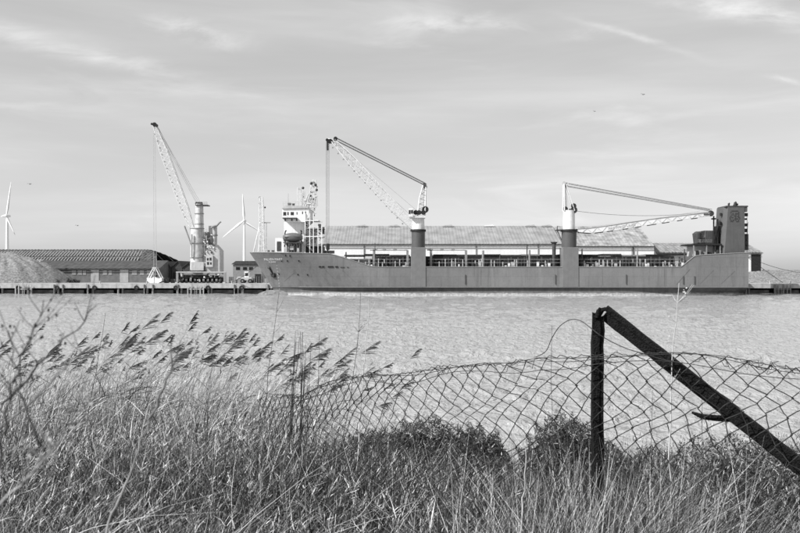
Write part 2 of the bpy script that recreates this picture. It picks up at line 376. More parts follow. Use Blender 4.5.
# gravel heap
def heap(name, cx, cy, rx, ry, h, label, ridge=0.0, seed=1, m=None):
    rs = np.random.RandomState(seed); n = 110
    gx, gy = np.meshgrid(np.linspace(-1.1, 1.1, n), np.linspace(-1.1, 1.1, n))
    X = gx*(rx+ridge); Y = gy*ry
    dx = np.maximum(np.abs(X)-ridge, 0)/rx; r = np.sqrt(dx**2+gy**2)
    Z = np.clip(1-r, 0, None); Z = h*(1-np.exp(-Z*3))/(1-math.exp(-3))*0.35+h*0.65*Z
    Z = np.minimum(Z, h*0.93+0.07*Z)
    Z += (rs.rand(n, n)-.5)*0.24*(r < 1)+0.18*np.sin(np.arctan2(gy, X/rx)*23+3*r)*np.clip(1-r, 0, .5)*2+0.55*np.sin(X*0.9+gy*5)*np.sin(gy*7+X*.3)*np.clip(1-r, 0, .4); Z = Z-0.05
    V = np.stack([X+cx, Y+cy, np.maximum(Z, -0.05)+QZ], -1).reshape(-1, 3)
    r_ = np.arange(n-1)[:, None]*n+np.arange(n-1)[None, :]; q = np.stack([r_, r_+1, r_+n+1, r_+n], -1).reshape(-1, 4)
    o = raw_mesh(name, V, q, [m or M_gravel]); tag(o, label, 'gravel heap', kind='stuff'); return o
heap('gravel_heap', X_(2, 208), 208, 15.5, 14, 8.0, 'large heap of pale gravel on the quay at the left edge', ridge=3.5)
heap('sand_heap', X_(810, 205), 213, 30, 18, 3.3, 'low pale heap on the quay beyond the ship stern', ridge=6, seed=4)

# ------------------------------------------------------------------ warehouses and sheds
def shed(name, label, x0, x1, eave, ridge, Y, depth, mroof, mwall, hip=0.0, pitch=1.0, amp=0.08, cat='warehouse', gable=True):
    """long shed: px range at distance Y, eave and ridge rows measured at their own distances"""
    xa, xb = X_(x0, Y), X_(x1, Y); ze = Z_(eave, Y); Yr = Y+depth/2; zr = Z_(ridge, Yr)
    t = empty(name, ((xa+xb)/2, Y, QZ), label, cat)
    w = MB(); w.box((xa, Y, QZ), (xb, Y+depth, ze-0.02))
    if gable and not hip: w.prism([(0, 0)], 0, 0) if False else None
    w.build('wall', mwall, t)
    if gable and not hip:
        g = MB()
        for xx, s in ((xa, 0.25), (xb-0.25, 0.25)):
            g.add([(xx, Y, ze-.02), (xx, Y+depth, ze-.02), (xx, Yr, zr-.15), (xx+s, Y, ze-.02), (xx+s, Y+depth, ze-.02), (xx+s, Yr, zr-.15)], [(0, 1, 2), (3, 5, 4), (0, 2, 5, 3), (1, 4, 5, 2)])
        g.build('gable', mwall, t)
    # corrugated slopes in sheets
    n = max(2, int((xb-xa)/3.2)); step = (xb-xa)/n
    for side in (0, 1):
        for k in range(n):
            s = MB(); X0 = xa+k*step; m = int(step/pitch*2)
            vs = []; 
            for j in range(m+1):
                xx = X0+(step-.03)*j/m; dz = amp*(1 if j % 2 else -1)+rnd.uniform(-.012, .012)
                h = 1.0
                if hip:
                    h = min(1.0, max(0.0, (xb+0.4-xx)/hip), )
                    h = math.sin(h*PI/2)
                zt = ze+(zr-ze)*h; yr = Y+(Yr-Y)*h
                if side == 0: vs += [(xx, Y-.5, ze-.12+dz), (xx, yr, zt+dz)]
                else: vs += [(xx, Y+depth+.5, ze-.12+dz), (xx, 2*Yr-yr, zt+dz)]
            s.add(vs, [(2*j, 2*j+2, 2*j+3, 2*j+1) for j in range(m)])
            s.build('roof_sheet', mroof, t)
    gt = MB(); gt.box((xa, Y-.72, ze-.40), (xb, Y-.52, ze-.20)); gt.build('gutter', M_dark, t)
    return t, xa, xb, ze, zr, Yr
# big warehouse behind the ship
wt, xa, xb, ze, zr, Yr = shed('warehouse', 'long warehouse with pale corrugated roof and white wall behind the ship', 322, 562, 243.5, 226, 206, 26, M_roof, M_wallw, pitch=0.9, amp=0.028)
for px in (362, 394, 448, 489, 530, 546):
    xx = X_(px, Yr); MB().prism([(xx-1.6, zr-.1), (xx+1.6, zr-.1), (xx+.9, zr+.32), (xx-1.3, zr+.1)], Yr-1.1, Yr-.6).build('ridge_vent', M_wallw if px % 2 else M_lgrey, wt)
for px in (364, 476, 538):
    MB().cyl((X_(px, 206), 205.85, QZ), (X_(px, 206), 205.85, ze-.3), .12, n=6).build('downpipe', M_grey, wt)
for k in range(9):
    x0 = xa+4+k*7.3
    d = MB(); d.box((x0, 205.90, ze-4.0), (x0+2.2, 205.97, ze-3.3)); d.build('window', mat('dusty_glass', .55, .4), wt)
wt2, xa2, xb2, ze2, zr2, Yr2 = shed('warehouse', 'warehouse with blotched weathered roof adjoining under the lowered ship boom', 562.5, 654, 245.5, 226.5, 206.6, 26, mat('blotched_roof', 0.30, 0.85, 0.45, 0.5, bump=0.3, streak=0.5), M_wallw, pitch=0.9, amp=0.03)
MB().cyl((X_(633, 206.6), 206.4, QZ), (X_(633, 206.6), 206.4, ze2-.3), .14, n=6).build('downpipe', M_dark, wt2)
r3 = shed('warehouse', 'lower warehouse with grey roof running on to the ship stern deckhouse', 655, 762, 252, 243, 212, 20, mat('grey_roof', 0.22, 0.85, 0.4, 0.6, streak=0.3), M_wallw, pitch=0.9, amp=0.08)
w3 = r3[0]
MB().box((X_(751, 212), 211.8, QZ+.02), (X_(760.5, 212), 211.96, r3[3]-.6)).build('doorway', M_black, w3)
MB().box((X_(657, 212), 211.6, r3[3]-1.5), (X_(735, 212), 211.95, r3[3]-.55)).build('canopy', M_dark, w3)
# striped roof shed, low brick shed and small gabled sheds on the left
def stripe_roof():
    m = bpy.data.materials.new('striped_roof'); m.use_nodes = True; t = m.node_tree; n = t.nodes; l = t.links; b = n['Principled BSDF']; b.inputs['Roughness'].default_value = .8
    g = n.new('ShaderNodeTexCoord'); mp = n.new('ShaderNodeMapping'); mp.inputs['Scale'].default_value = (1, 1, 1); l.new(g.outputs['Object'], mp.inputs[0])
    w = n.new('ShaderNodeTexNoise'); w.inputs['Scale'].default_value = .9; w.inputs['Detail'].default_value = 4; l.new(mp.outputs[0], w.inputs['Vector'])
    r = n.new('ShaderNodeMapRange'); r.inputs[1].default_value = .4; r.inputs[2].default_value = .62; r.inputs[3].default_value = .03; r.inputs[4].default_value = .12
    l.new(w.outputs[0], r.inputs[0]); l.new(r.outputs[0], b.inputs['Base Color']); return m
M_sroof = stripe_roof()
t, xa, xb, ze, zr, Yr = shed('storage_shed', 'long dark shed with ribbed light-streaked roof behind the brick shed', -60, 156, 263.5, 249.5, 246, 34, M_sroof, M_dark, hip=9, cat='shed', gable=False)
lath = None
n_l = 66                                       # pale battens lying slantwise on the roof slope
for k in range(n_l):
    a0 = (k+.5)/n_l*(xb-xa-4)+xa
    if k > n_l-3: continue
    p0 = Vector((a0, 245.6, ze-.02+.2)); p1 = Vector((a0-3.4, Yr-.6, zr-.45+.15))
    q = MB(); s = Vector((.40, 0, 0))
    for f0, f1 in ((.05, .40), (.5, .92)):
        a, c = p0.lerp(p1, f0), p0.lerp(p1, f1); q.add([a, a+s, c+s, c, a+Vector((0, 0, .14)), a+s+Vector((0, 0, .14)), c+s+Vector((0, 0, .14)), c+Vector((0, 0, .14))], [(0, 3, 2, 1), (4, 5, 6, 7), (0, 1, 5, 4), (1, 2, 6, 5), (2, 3, 7, 6), (3, 0, 4, 7)])
    q.build('batten', M_grey, t)
t, xa, xb, ze, zr, Yr = shed('brick_shed', 'low dark brick shed with two pale doors and a row of small windows', 28, 160, 268, 260.5, 214, 16, mat('felt_roof', .07, .9, .25, .6), mat('brown_brick', .15, .9, .2, .9), pitch=1.4, amp=.03, cat='shed')
for a, c in ((91, 99), (120, 128.5)):
    MB().box((X_(a, 214), 213.9, QZ), (X_(c, 214), 213.97, ze-.15)).build('door', mat('pale_door', .36, .7, .1, 1), t)
for a, c in ((72, 76), (78, 82), (83, 86), (103, 107), (109, 112), (132, 137), (140, 144), (147, 151)):
    w = MB().box((X_(a, 214), 213.92, ze-1.7), (X_(c, 214), 213.98, ze-.75)).build('window', mat('dusty_pane', .30, .3), t)
    MB().box((X_(a, 214)-.06, 213.88, ze-1.84), (X_(c, 214)+.06, 213.98, ze-1.72)).build('sill', M_lgrey, w)
for i, (a, c, e, r) in enumerate(((160, 171, 268, 262), (171.5, 182, 268, 261.5), (182.5, 193, 268, 263))):
    Yg = 222; t = empty('gabled_shed', (X_((a+c)/2, Yg), Yg, QZ), 'dark narrow gabled shed '+('next to the brick shed', 'in the middle of the three beside the crane', 'nearest the harbour crane')[i], 'shed', 'dark gabled sheds in a row')
    x0, x1 = X_(a, Yg), X_(c, Yg); xm = x0+(x1-x0)*.62; ze_, zr_ = Z_(e, Yg), Z_(r, Yg)
    MB().prism([(x0, QZ), (x1, QZ), (x1, ze_), (xm, zr_), (x0, ze_)], Yg, Yg+18).build('wall', M_dark, t)
    q = MB(); q.prism([(x0-.1, ze_+.02), (xm, zr_+.04), (xm, zr_+.22), (x0-.1, ze_+.2)], Yg-.3, Yg+18.3); q.prism([(xm+.002, zr_+.04), (x1+.1, ze_+.02), (x1+.1, ze_+.2), (xm+.002, zr_+.22)], Yg-.3, Yg+18.3)
    q.build('roof', mat('slate_roof', .05, .7, .3, 1), t)
    MB().box(((x0+x1)/2-1, Yg-.06, QZ), ((x0+x1)/2+1, Yg-.01, QZ+2.6)).build('door', M_black, t)
Yg = 216; t = empty('workshop', (X_(247, Yg), Yg, QZ), 'low grey workshop with dark roof between harbour crane and ship bow', 'workshop')
MB().pbox(233, 262, 264.5, 283.4, Yg, 9).build('wall', M_grey, t)
MB().prism([(X_(231.5, Yg), Z_(264.3, Yg)), (X_(263, Yg), Z_(264.3, Yg)), (X_(259, Yg), Z_(261, Yg)), (X_(236, Yg), Z_(261, Yg))], Yg-.4, Yg+9.4).build('roof', M_dark, t)
MB().box((X_(255, Yg), Yg-.06, QZ), (X_(261, Yg), Yg-.01, Z_(274, Yg))).build('door', M_black, t)
for a in (236, 243, 249): MB().box((X_(a, Yg), Yg-.05, Z_(270, Yg)), (X_(a+4, Yg), Yg-.01, Z_(267, Yg))).build('window', M_glass, t)
for px, w_, Yc, nm in ((37.2, 5.0, 213, 'white shipping container standing on the roof edge behind the gravel heap'), ):
    Yc = 236; z0 = Z_(264.8, Yc); t = empty('container_office', (X_(px+2.5, Yc), Yc, QZ), 'small white cabin showing above the gravel heap slope', 'cabin')
    MB().box((X_(px, Yc), Yc, QZ), (X_(px+w_+.3, Yc), Yc+5, Z_(260.3, Yc))).build('wall', M_white, t)
    MB().box((X_(px, Yc)-.15, Yc-.15, Z_(260.3, Yc)+.003), (X_(px+w_+.3, Yc)+.15, Yc+5.15, Z_(260.3, Yc)+.2)).build('roof', M_lgrey, t)

# low scrub at the foot of the gravel
def leaf_cloud(c, r, n, size, seed, flat=1.0):
    rs = np.random.RandomState(seed)
    lob = rs.normal(size=(9, 3))*.42; lob[0] = 0; which = rs.randint(0, 9, n); lr = rs.uniform(.35, .62, 9); lr[0] = .75
    d = rs.normal(size=(n, 3)); d /= np.linalg.norm(d, axis=1)[:, None]
    rad = rs.rand(n)**0.45; p = (d*rad[:, None]*lr[which][:, None]+lob[which])*np.array(r)+np.array(c)
    a = rs.normal(size=(n, 3)); a /= np.linalg.norm(a, axis=1)[:, None]; b_ = np.cross(a, rs.normal(size=(n, 3))); b_ /= np.linalg.norm(b_, axis=1)[:, None]
    s = size*rs.uniform(.5, 1.3, n)[:, None]
    V = np.stack([p-a*s, p-b_*s*.4, p+a*s, p+b_*s*.4], 1).reshape(-1, 3); return V, np.arange(n*4).reshape(-1, 4)
M_scrub = mat('dark_scrub_leaf', .04, .8, .5, 3)
for i, (px, py, r) in enumerate(((66, 280, 1.6), (75, 281, 1.3), (59, 279, 1.0))):
    Ys = 206+i*.5; c = P(px, py, Ys)
    t = empty('shrub', (c.x, Ys, QZ), ('dark low shrub on the quay right of the gravel heap', 'small dark shrub in front of the brick shed windows', 'dark tuft half buried in the foot of the gravel heap')[i], 'shrub', 'low shrubs by the gravel heap')
    V, q = leaf_cloud((0, 0, c.z-QZ-.3), (r, r*.7, r*.6), 260, .25, i)
    o = raw_mesh('foliage', V, q, [M_scrub]); o.parent = t
    st = MB()
    for k in range(5): st.cyl((c.x, Ys, QZ), (c.x+rnd.uniform(-r, r)*.6, Ys, QZ+r*.8), .05, .02, 5)
    st.build('stem', M_dark, t)

# ------------------------------------------------------------------ wind turbines
def turbine(px, hub_py, Y, blade_px, angs, label, base_w=2.1):
    h = P(px, hub_py, Y); t = empty('wind_turbine', (h.x, Y, 2.4), label, 'wind turbine', 'wind turbines inland')
    MB().tube([(h.x, Y, 2.4), (h.x, Y, h.z*.5), (h.x, Y, h.z-1.5)], [base_w*1.25, base_w, base_w*.72], 14).build('tower', M_turb, t)
    MB().box((h.x-2.4, Y-2, h.z-1.7), (h.x+2.4, Y+9, h.z+2.2)).build('nacelle', M_turb, t, bevel=.6)
    hb = MB().ball((h.x, Y-3.4, h.z), (2.4, 3.0, 2.4)).build('hub', M_turb, t)
    for a, fore in angs:
        a = math.radians(a); Lb = blade_px/F*Y*fore; d = Vector((math.sin(a), 0, math.cos(a))); s = Vector((math.cos(a), 0, -math.sin(a)))
        m = MB(); vs = []; sec = [(0.02, 1.4, 1.4), (.12, 1.9, 1.1), (.22, 2.6, .8), (.5, 1.9, .5), (.8, 1.2, .3), (1.0, .35, .12)]
        for f, w, th in sec:
            c = Vector((h.x, Y-3.4, h.z))+d*Lb*f
            vs += [c-s*w*.7, c+Vector((0, -th*.6, 0)), c+s*w*1.1, c+Vector((0, th*.6, 0))]
        m.add(vs, [(4*i+k, 4*i+(k+1) % 4, 4*i+4+(k+1) % 4, 4*i+4+k) for i in range(len(sec)-1) for k in range(4)]+[(20, 21, 22, 23)], True)
        m.build('blade', M_turb, t)
turbine(244.3, 221, 1500, 27, ((-3, 1), (232, 1), (123, .75)), 'white wind turbine with upright blade between the harbour crane and ship bow', 2.4)
turbine(7.2, 216, 1480, 34, ((8, 1), (155, .62), (262, .16)), 'white wind turbine at the left edge above the striped shed roof', 3.0)

# ------------------------------------------------------------------ the cargo ship
B = 7.8; YC = 172.0+B
ship = empty('cargo_ship', (20, YC, 0), 'long grey cargo ship with two deck cranes moored along the quay, bow to the left', 'ship')
PROF = [(-40, 9.85), (X_(250, 179.8), 9.75), (X_(300, 173), 9.42), (X_(330, 172), 9.22), (X_(337, 172), 8.85), (X_(358, 172), 7.35), (X_(371, 172), 6.45), (X_(378, 172), 6.33), (X_(681, 172), 6.33),
        (X_(694.5, 172), 8.75), (X_(700, 172), 8.95), (X_(720, 172), 9.2), (X_(748, 172), 9.5), (200, 9.5)]
def ztop(x):
    for (x0, z0), (x1, z1) in zip(PROF, PROF[1:]):
        if x <= x1: return z0+(z1-z0)*(x-x0)/(x1-x0)
    return PROF[-1][1]
XE = X_(748.5, 172)
def xs(z):
    return -29.3 if z < 1.2 else -29.3-(z-1.2)*5.4/8.5*(0.92+0.08*z/9)
def hb(x, z):
    u = max(0, x-xs(z)); zz = min(max(z, 0), 9.5)/9.5; Lz = 33-15*zz**1.3; t = min(1, u/Lz); p = 2.0+.9*zz
    b = B*(1-(1-t)**p)
    if z < 1.70:
        k = min(1, max(0, (u-2)/14)); rec = .55*k*(1.1-.5*min(1, max(0, (x+5)/30))); b -= .05+rec*min(1, max(0, (z-.35)/.8))
    if z < 1.7 and x > 50: 
        b *= 1-.22*min(1, (x-50)/20)*min(1, (1.7-z)/1.2)
    return b
def hull_y(x, z): return YC-hb(x, z)
ns = 170; zl = [-1.5, -.6, 0, .35, .6, .9, 1.15, 1.4, 1.69, 1.76]; nu = 14; ss = [(i/ns)**1.5 for i in range(ns+1)]
m = MB(); idx = {}
for side in (-1, 1):
    for i, s in enumerate(ss):
        for j in range(len(zl)+nu):
            if j < len(zl): z = zl[j]; x = xs(z)+s*(XE-xs(z))
            else:
                v = (j-len(zl)+1)/nu; z = 4
                for _ in range(12): x = xs(z)+s*(XE-xs(z)); z = 1.76+(ztop(x)-1.76)*v
            idx[side, i, j] = len(m.v); m.v.append(Vector((x, YC+side*hb(x, z), z)))
J = len(zl)+nu
for side in (-1, 1):
    for i in range(ns):
        for j in range(J-1):
            m.f.append((idx[side, i, j], idx[side, i+1, j], idx[side, i+1, j+1], idx[side, i, j+1])); m.sm.append(j > 9)
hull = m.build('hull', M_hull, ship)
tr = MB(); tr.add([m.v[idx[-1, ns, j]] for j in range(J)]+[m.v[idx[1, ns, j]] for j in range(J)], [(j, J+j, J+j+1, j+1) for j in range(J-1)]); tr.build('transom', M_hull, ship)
# material of the hull uses object coordinates: shift mesh so x, z are world values
d = MB(); xsq = sorted([-33+i*1.5 for i in range(74)]); vs = []
for x in xsq:
    z = ztop(x)-1.05; w = max(.02, hb(x, z)-.15); vs += [(x, YC-w, z), (x, YC+w, z)]
d.add(vs, [(2*i, 2*i+2, 2*i+3, 2*i+1) for i in range(len(xsq)-1)]); d.build('deck', M_grey, ship)
MB().ball((-26.6, YC, -.15), (6.4, 1.7, 1.45), 18, 10).build('bulbous_bow', mat('bow_growth', .17, .7, .45, 1.6), ship)
# rubbing strake, bulwark rail
st = MB()
for xa_, xb_ in ((X_(296, 172), X_(747.5, 172)),):
    pts = [(x, hull_y(x, 1.83)-.06, 1.83) for x in np.linspace(xa_, xb_, 60)]; st.tube(pts, .09, 6)
st.build('rubbing_strake', M_ship, ship)
rl = MB(); rl.tube([(x, YC-hb(x, ztop(x))-.04, ztop(x)+.03) for x in np.linspace(-33.9, XE-.1, 180)], .075, 5); rl.tube([(x, YC+hb(x, ztop(x)), ztop(x)+.03) for x in np.linspace(-33.9, XE-.1, 180)], .075, 5)
rl.build('bulwark_rail', mat('rail_paint', .3, .5), ship)
def on_hull(px0, px1, py0, py1, name, m_, proud=.04, parent=ship, Yg=174):
    x0, x1, z0, z1 = X_(px0, Yg), X_(px1, Yg), Z_(py1, Yg), Z_(py0, Yg); q = MB(); vs = []
    for x in (x0, x1):
        for z in (z0, z1):
            y = hull_y(x, z); vs += [(x, y-proud-.12, z), (x, y+.1, z)]
    q.add(vs, [(0, 4, 6, 2), (0, 2, 3, 1), (4, 5, 7, 6), (2, 6, 7, 3), (0, 1, 5, 4)]); return q.build(name, m_, parent)
for a, c in ((319.5, 321.8), (322.8, 324.8), (328.5, 334), (336, 338.5)): on_hull(a, c, 266.2, 267.6, 'freeing_port', M_black, .0)
for a, c in ((341, 345), (347.5, 349)): on_hull(a, c, 267.0, 267.6, 'freeing_port', M_dark, .0)
for px, py in ((281, 261), (287.2, 261), (299.3, 261), (290.5, 256), (286, 255.6), (297.2, 274.6), (307.3, 274.8), (276.5, 274)): on_hull(px-.55, px+.55, py-.7, py+.7, 'fairlead', M_black, 0)
for px in (464.5, 553.5, 623.5, 680, 691): on_hull(px-.35, px+.35, 274.5 if px < 680 else 276, 284, 'scupper_pipe', M_shipd, .05)
for px in (480, 600, 661): on_hull(px-.05, px+.05, 268.5, 285, 'plate_seam', M_ship, -.08)
def slant(px0, py0, px1, py1, r=.018):
    q = MB(); pts = []
    for k in range(9):
        f = k/8; x = X_(px0+(px1-px0)*f, 172); z = Z_(py0+(py1-py0)*f, 172); pts.append((x, hull_y(x, z)-.01, z))
    q.tube(pts, r, 4); q.build('weld_line', M_shipd, ship)
slant(676, 285, 690, 269, .03); slant(700, 284, 714, 270); slant(721, 284, 735, 271); slant(280, 282, 292, 273); slant(324, 269, 336, 281); slant(342, 270, 356, 283)
# anchor in its pocket
def hp(px, py, pr=.2): 
    x, z = X_(px, 176.5), Z_(py, 176.5); return Vector((x, hull_y(x, z)-pr, z))
an = MB(); an.tube([hp(268.5, 268.5), hp(272, 274.5, .3)], .16, 6); an.tube([hp(269.4, 273.8), hp(270.9, 276), hp(273.6, 276.6), hp(274, 273)], [.1, .28, .28, .1], 6); an.build('anchor', M_black, ship)
an = MB(); an.tube([hp(267.2, 267.3, .1), hp(269.2, 267.6, .1)], .3, 8); an.build('hawse_pipe', M_dark, ship)
# name and draught marks on the bow plating
def bow_text(txt, px, py, size, label):
    me = text_mesh(txt, size); bm = bmesh.new(); bm.from_mesh(me); bmesh.ops.subdivide_edges(bm, edges=[e for e in bm.edges if e.calc_length() > .3], cuts=1)
    Yg = 175.5; x0, z0 = X_(px, Yg), Z_(py, Yg)
    for v in bm.verts:
        x, z = x0+v.co.x, z0+v.co.y; v.co = Vector((x, hull_y(x, z)-.16, z))-ship.location
    bm.to_mesh(me); bm.free(); me.materials.clear(); me.materials.append(M_white)
    o = bpy.data.objects.new('lettering', me); COL.objects.link(o); o.parent = ship; o['label'] = label
bow_text('PALVEN MART', 262.6, 260.4, 0.72, 'white ship name painted high on the bow')
bow_text('ST JOHNS', 267.6, 262.5, 0.42, 'smaller white port name under the ship name')
for k, py in enumerate(range(265, 292, 3)): bow_text(str(9-k) if k < 9 else '0', 275.8+k*.12, py+1.0, .36, 'white draught mark figure on the bow')
# cargo deck: hatch coaming, covers, stanchions, gear
x0c, x1c = X_(350, 174), X_(676, 174)
MB().box((X_(372, 174), 175.2, 5.2), (x1c, 184.4, 8.75)).build('hatch_coaming', M_black, ship)
MB().box((X_(340, 174), 174.6, 7.0), (X_(371, 174), 184.4, 8.2)).build('hatch_coaming', M_dark, ship)
k = 0; x = X_(344, 174)
while x < x1c-3:
    wd = rnd.uniform(4.2, 6.0); zz = 8.77+rnd.uniform(0, .25)
    if not (X_(408, 174) < x+wd/2 < X_(428, 174)): MB().box((x, 174.9+rnd.uniform(0, .3), zz), (x+wd-.15, 184.6, zz+.32)).build('hatch_cover', (M_dark, M_black, M_dark, M_grey, M_black)[k % 5], ship)
    x += wd; k += 1
s0 = MB().box((0, 173.3, 5.3), (.2, 173.5, 8.25)).build('stanchion', M_lgrey, ship); s1 = MB().box((0, 174.2, 5.3), (.28, 174.5, 8.7)).build('stanchion', M_dark, ship)
s0.location.x = X_(378, 173.4); s1.location.x = X_(379, 173.4)
x = X_(352, 173.4)
while x < X_(688, 173.4):
    x += rnd.uniform(.38, .85)
    if X_(409, 173) < x < X_(427, 173) or X_(559, 173) < x < X_(579, 173): continue
    o = piece(s0 if rnd.random() < .36 else s1, ship, (x, rnd.uniform(-.2, .5), 0)); o.scale.z = rnd.uniform(.90, 1.0)
    if rnd.random() < .55:
        g = MB(); w = rnd.uniform(.25, .7); z = rnd.uniform(6.5, 7.6); g.box((x, 173.6, 5.3), (x+w, 174.1, z)); g.build('deck_locker', rnd.choice((M_white, M_lgrey, M_grey, M_dark, M_black, M_dark)), ship)
for seg in ((352, 410), (428, 560), (578, 680)):
    r_ = MB()
    for z in (7.3, 8.05):
        r_.cyl((X_(seg[0], 173.2), 173.15, z), (X_(seg[1], 173.2), 173.15, z), .035, n=4)
    r_.build('guard_rail', M_lgrey, ship)
# goal-post pipe frames and deck posts (px, top row, width m)
for a, c in ((374, 407.5), (431, 466)):
    g = MB(); z = Z_(250.3, 173.8)
    g.box((X_(a, 173.8)-.25, 173.5, 5.3), (X_(a, 173.8)+.25, 174, z)); g.build('frame_post', M_grey, ship); g = MB(); g.box((X_(c, 173.8)-.25, 173.5, 5.3), (X_(c, 173.8)+.25, 174, z)); g.build('frame_post', M_grey, ship)
    g = MB(); g.cyl((X_(a-4, 173.8), 173.75, z+.1), (X_(c, 173.8), 173.75, z+.1), .17, n=8); g.build('pipe', M_lgrey, ship)
    for f in (.0, .3, .62):
        xx = X_(a+(c-a)*f, 173.8); MB().box((xx-.3, 173.5, z-.12), (xx+.3, 174, z+.35)).build('pipe_clamp', M_grey, ship)
for px, top, w in ((375, 243, .10), (483, 250.5, .35), (527, 244, .18), (529.5, 250, .30), (582, 249, .2), (637.3, 249, .22), (684.5, 249, .16), (346, 252, .2), (632, 246, .08), (500, 254, .15), (605, 255, .15)):
    MB().cyl((X_(px, 173.4), 173.4, 5.3), (X_(px, 173.4), 173.4, Z_(top, 173.4)), w, w*.7, 7).build('deck_post', M_grey if w > .2 else M_dark, ship)
v = MB(); xx = X_(554, 174); v.cyl((xx, 174, 5.3), (xx, 174, Z_(243.5, 174)), .42, n=10); v.cyl((xx, 174, Z_(243.8, 174)), (xx, 174, Z_(242, 174)), .5, .85, 12); v.build('ventilator', M_dark, ship)

# ship cranes
def lum(px, py, Y): return P(px, py, Y)
YK = 173.6
def rope(parent, pts, r=.03, m_=None, name='rope'):
    q = MB(); q.tube(pts, r, 4); return q.build(name, m_ or M_rope, parent)
def sag(a, b, s, n=12): return [a.lerp(b, i/n)-Vector((0, 0, s*4*(i/n)*(1-i/n))) for i in range(n+1)]
def pedestal(name, label, c, w, topw):
    t = empty(name, (X_(c, YK), YK, 6.3), label, 'ship crane')
    x = X_(c, YK); r = w/2*YK/F; rt = topw/2*YK/F
    MB().prism([(x-r*1.06, 1.93), (x+r*1.06, 1.93), (x+r*1.03, Z_(247.5, YK)), (x-r*1.03, Z_(247.5, YK))], 171.875, 171.875+2*r).build('pedestal_base', M_ship, t, bevel=.05)
    MB().cyl((x, YK, Z_(247.5, YK)), (x, YK, Z_(231, YK)), r*.97, n=24).build('pedestal', M_shipd, t)
    MB().cyl((x, YK, Z_(231.6, YK)), (x, YK, Z_(229.6, YK)), r*1.12, n=24).build('slew_ring', M_black, t)
    return t, x, r, rt
t, x, r, rt = pedestal('deck_crane', 'forward ship crane with raised lattice boom and hook hanging by the deckhouse', 418.2, 14, 13)
MB().cyl((x, YK, Z_(229.6, YK)), (x, YK, Z_(216, YK)), rt, rt*.92, 20).build('crane_house', M_cream, t)
cb_ = MB(); cb_.pbox(409, 413.3, 208.5, 217, YK-2.3, 1.8); c_ = cb_.build('cab', M_cream, t, bevel=.1)
MB().pbox(408.8, 410.6, 210, 214, YK-2.33, 1.7).build('window', M_glass, c_); MB().pbox(411, 413, 210, 213.5, YK-2.34, .02).build('window', M_glass, c_)
MB().pbox(410, 425.5, 216.2, 217.6, YK-2, 4).build('platform', M_cream, t)
for a, c in ((414.5, 417), (418, 420.2), (422, 424.8)): 
    q = MB(); q.cyl(P((a+c)/2, 212.5, YK-1.2), P((a+c)/2, 212.5, YK+1.2), .55, n=12); q.build('winch_drum', M_black, t)
q = MB()
for dy in (-.9, .9):
    q.tube([P(417.5, 216, YK)+Vector((0, dy, 0)), P(419.5, 198, YK)+Vector((0, dy*.8, 0)), P(423.5, 184, YK)+Vector((0, dy*.6, 0))], .14, 6)
    q.tube([P(424.8, 217, YK)+Vector((0, dy, 0)), P(426, 184, YK)+Vector((0, dy*.6, 0))], .16, 6)
q.build('a_frame', M_cream, t)
q = MB()
for py in (189, 194, 199, 204, 209): q.cyl(P(422.5-(py-189)*.22, py, YK-.8), P(425.6, py+1.5, YK-.8), .06, n=5); q.cyl(P(422.5-(py-189)*.22, py, YK+.8), P(425.6, py-2.5, YK+.8), .06, n=5)
q.build('brace', M_grey, t)
for (a, c) in ((424.5, 184.5), (425.3, 187)): MB().cyl(P(a, c, YK-.7), P(a, c, YK+.7), .42, n=12).build('sheave', M_dark, t)
MB().cyl(P(425.3, 209.5, YK-.9), P(425.3, 209.5, YK+.9), .75, n=14).build('winch_drum', M_black, t)
for k in range(3): rope(t, [P(424.2+k*1.1, 187, YK-.5), P(423.8+k*1.1, 208, YK-.5)], .05, M_grey)
tip = P(333, 140.5, YK); heel = P(412.8, 227.5, YK)
ch, la = truss(heel, tip, .9, .9, 1.9, (0.7, 0, .7), 26, .10, .05)
bo = ch.build('boom', M_cream, t); la.build('lacing', M_cream, bo)
q = MB(); q.tube([tip+Vector((.7, 0, -1.2)), tip, P(327.5, 139.5, YK)], [.3, .42, .3], 6); q.build('boom_head', M_cream, t)
for a, c, rr in ((330.3, 141.3, .55), (335.5, 138.6, .45), (327.2, 140, .35)): MB().cyl(P(a, c, YK-.55), P(a, c, YK+.55), rr, n=14).build('sheave', M_black, t)
for dy in (-.6, .6):
    for o_ in (0, 2.6): rope(t, [P(335, 137.4+o_, YK)+Vector((0, dy, 0)), P(424.5, 183+o_*.8, YK)+Vector((0, dy, 0))], .075)
rope(t, [P(334, 141, YK)+Vector((0, -.9, 0)), P(418, 212, YK)+Vector((0, -.9, 0))], .03, M_grey)
rope(t, [P(337, 148, YK)+Vector((0, .9, 0)), P(413, 217, YK)+Vector((0, .9, 0))], .03, M_grey)
q = MB()
for f in np.linspace(.08, .95, 14):
    p = heel.lerp(tip, f)+Vector((-.9, -.95, -.8)); q.box(p-Vector((.12, .1, .12)), p+Vector((.2, .1, .16)))
q.build('walkway_bracket', M_grey, t)
MB().pbox(326.6, 328.4, 141.5, 150, YK-.3, .6).build('headache_ball', M_black, t)
for o_ in (-.35, -.12, .12, .35): rope(t, [P(327.5, 142, YK)+Vector((o_, 0, 0)), P(327.6, 245, YK)+Vector((o_*.9, 0, 0))], .05, M_grey)
q = MB(); q.pbox(326, 329.4, 243.5, 250, YK-.35, .7); hk = q.build('hook_block', M_black, t, bevel=.15)
MB().tube([P(327.7, 250, YK), P(327.7, 252, YK), P(328.6, 253.6, YK), P(327.4, 254.4, YK), P(326.6, 253.2, YK)], [.15, .16, .16, .13, .06], 6).build('hook', M_black, hk)

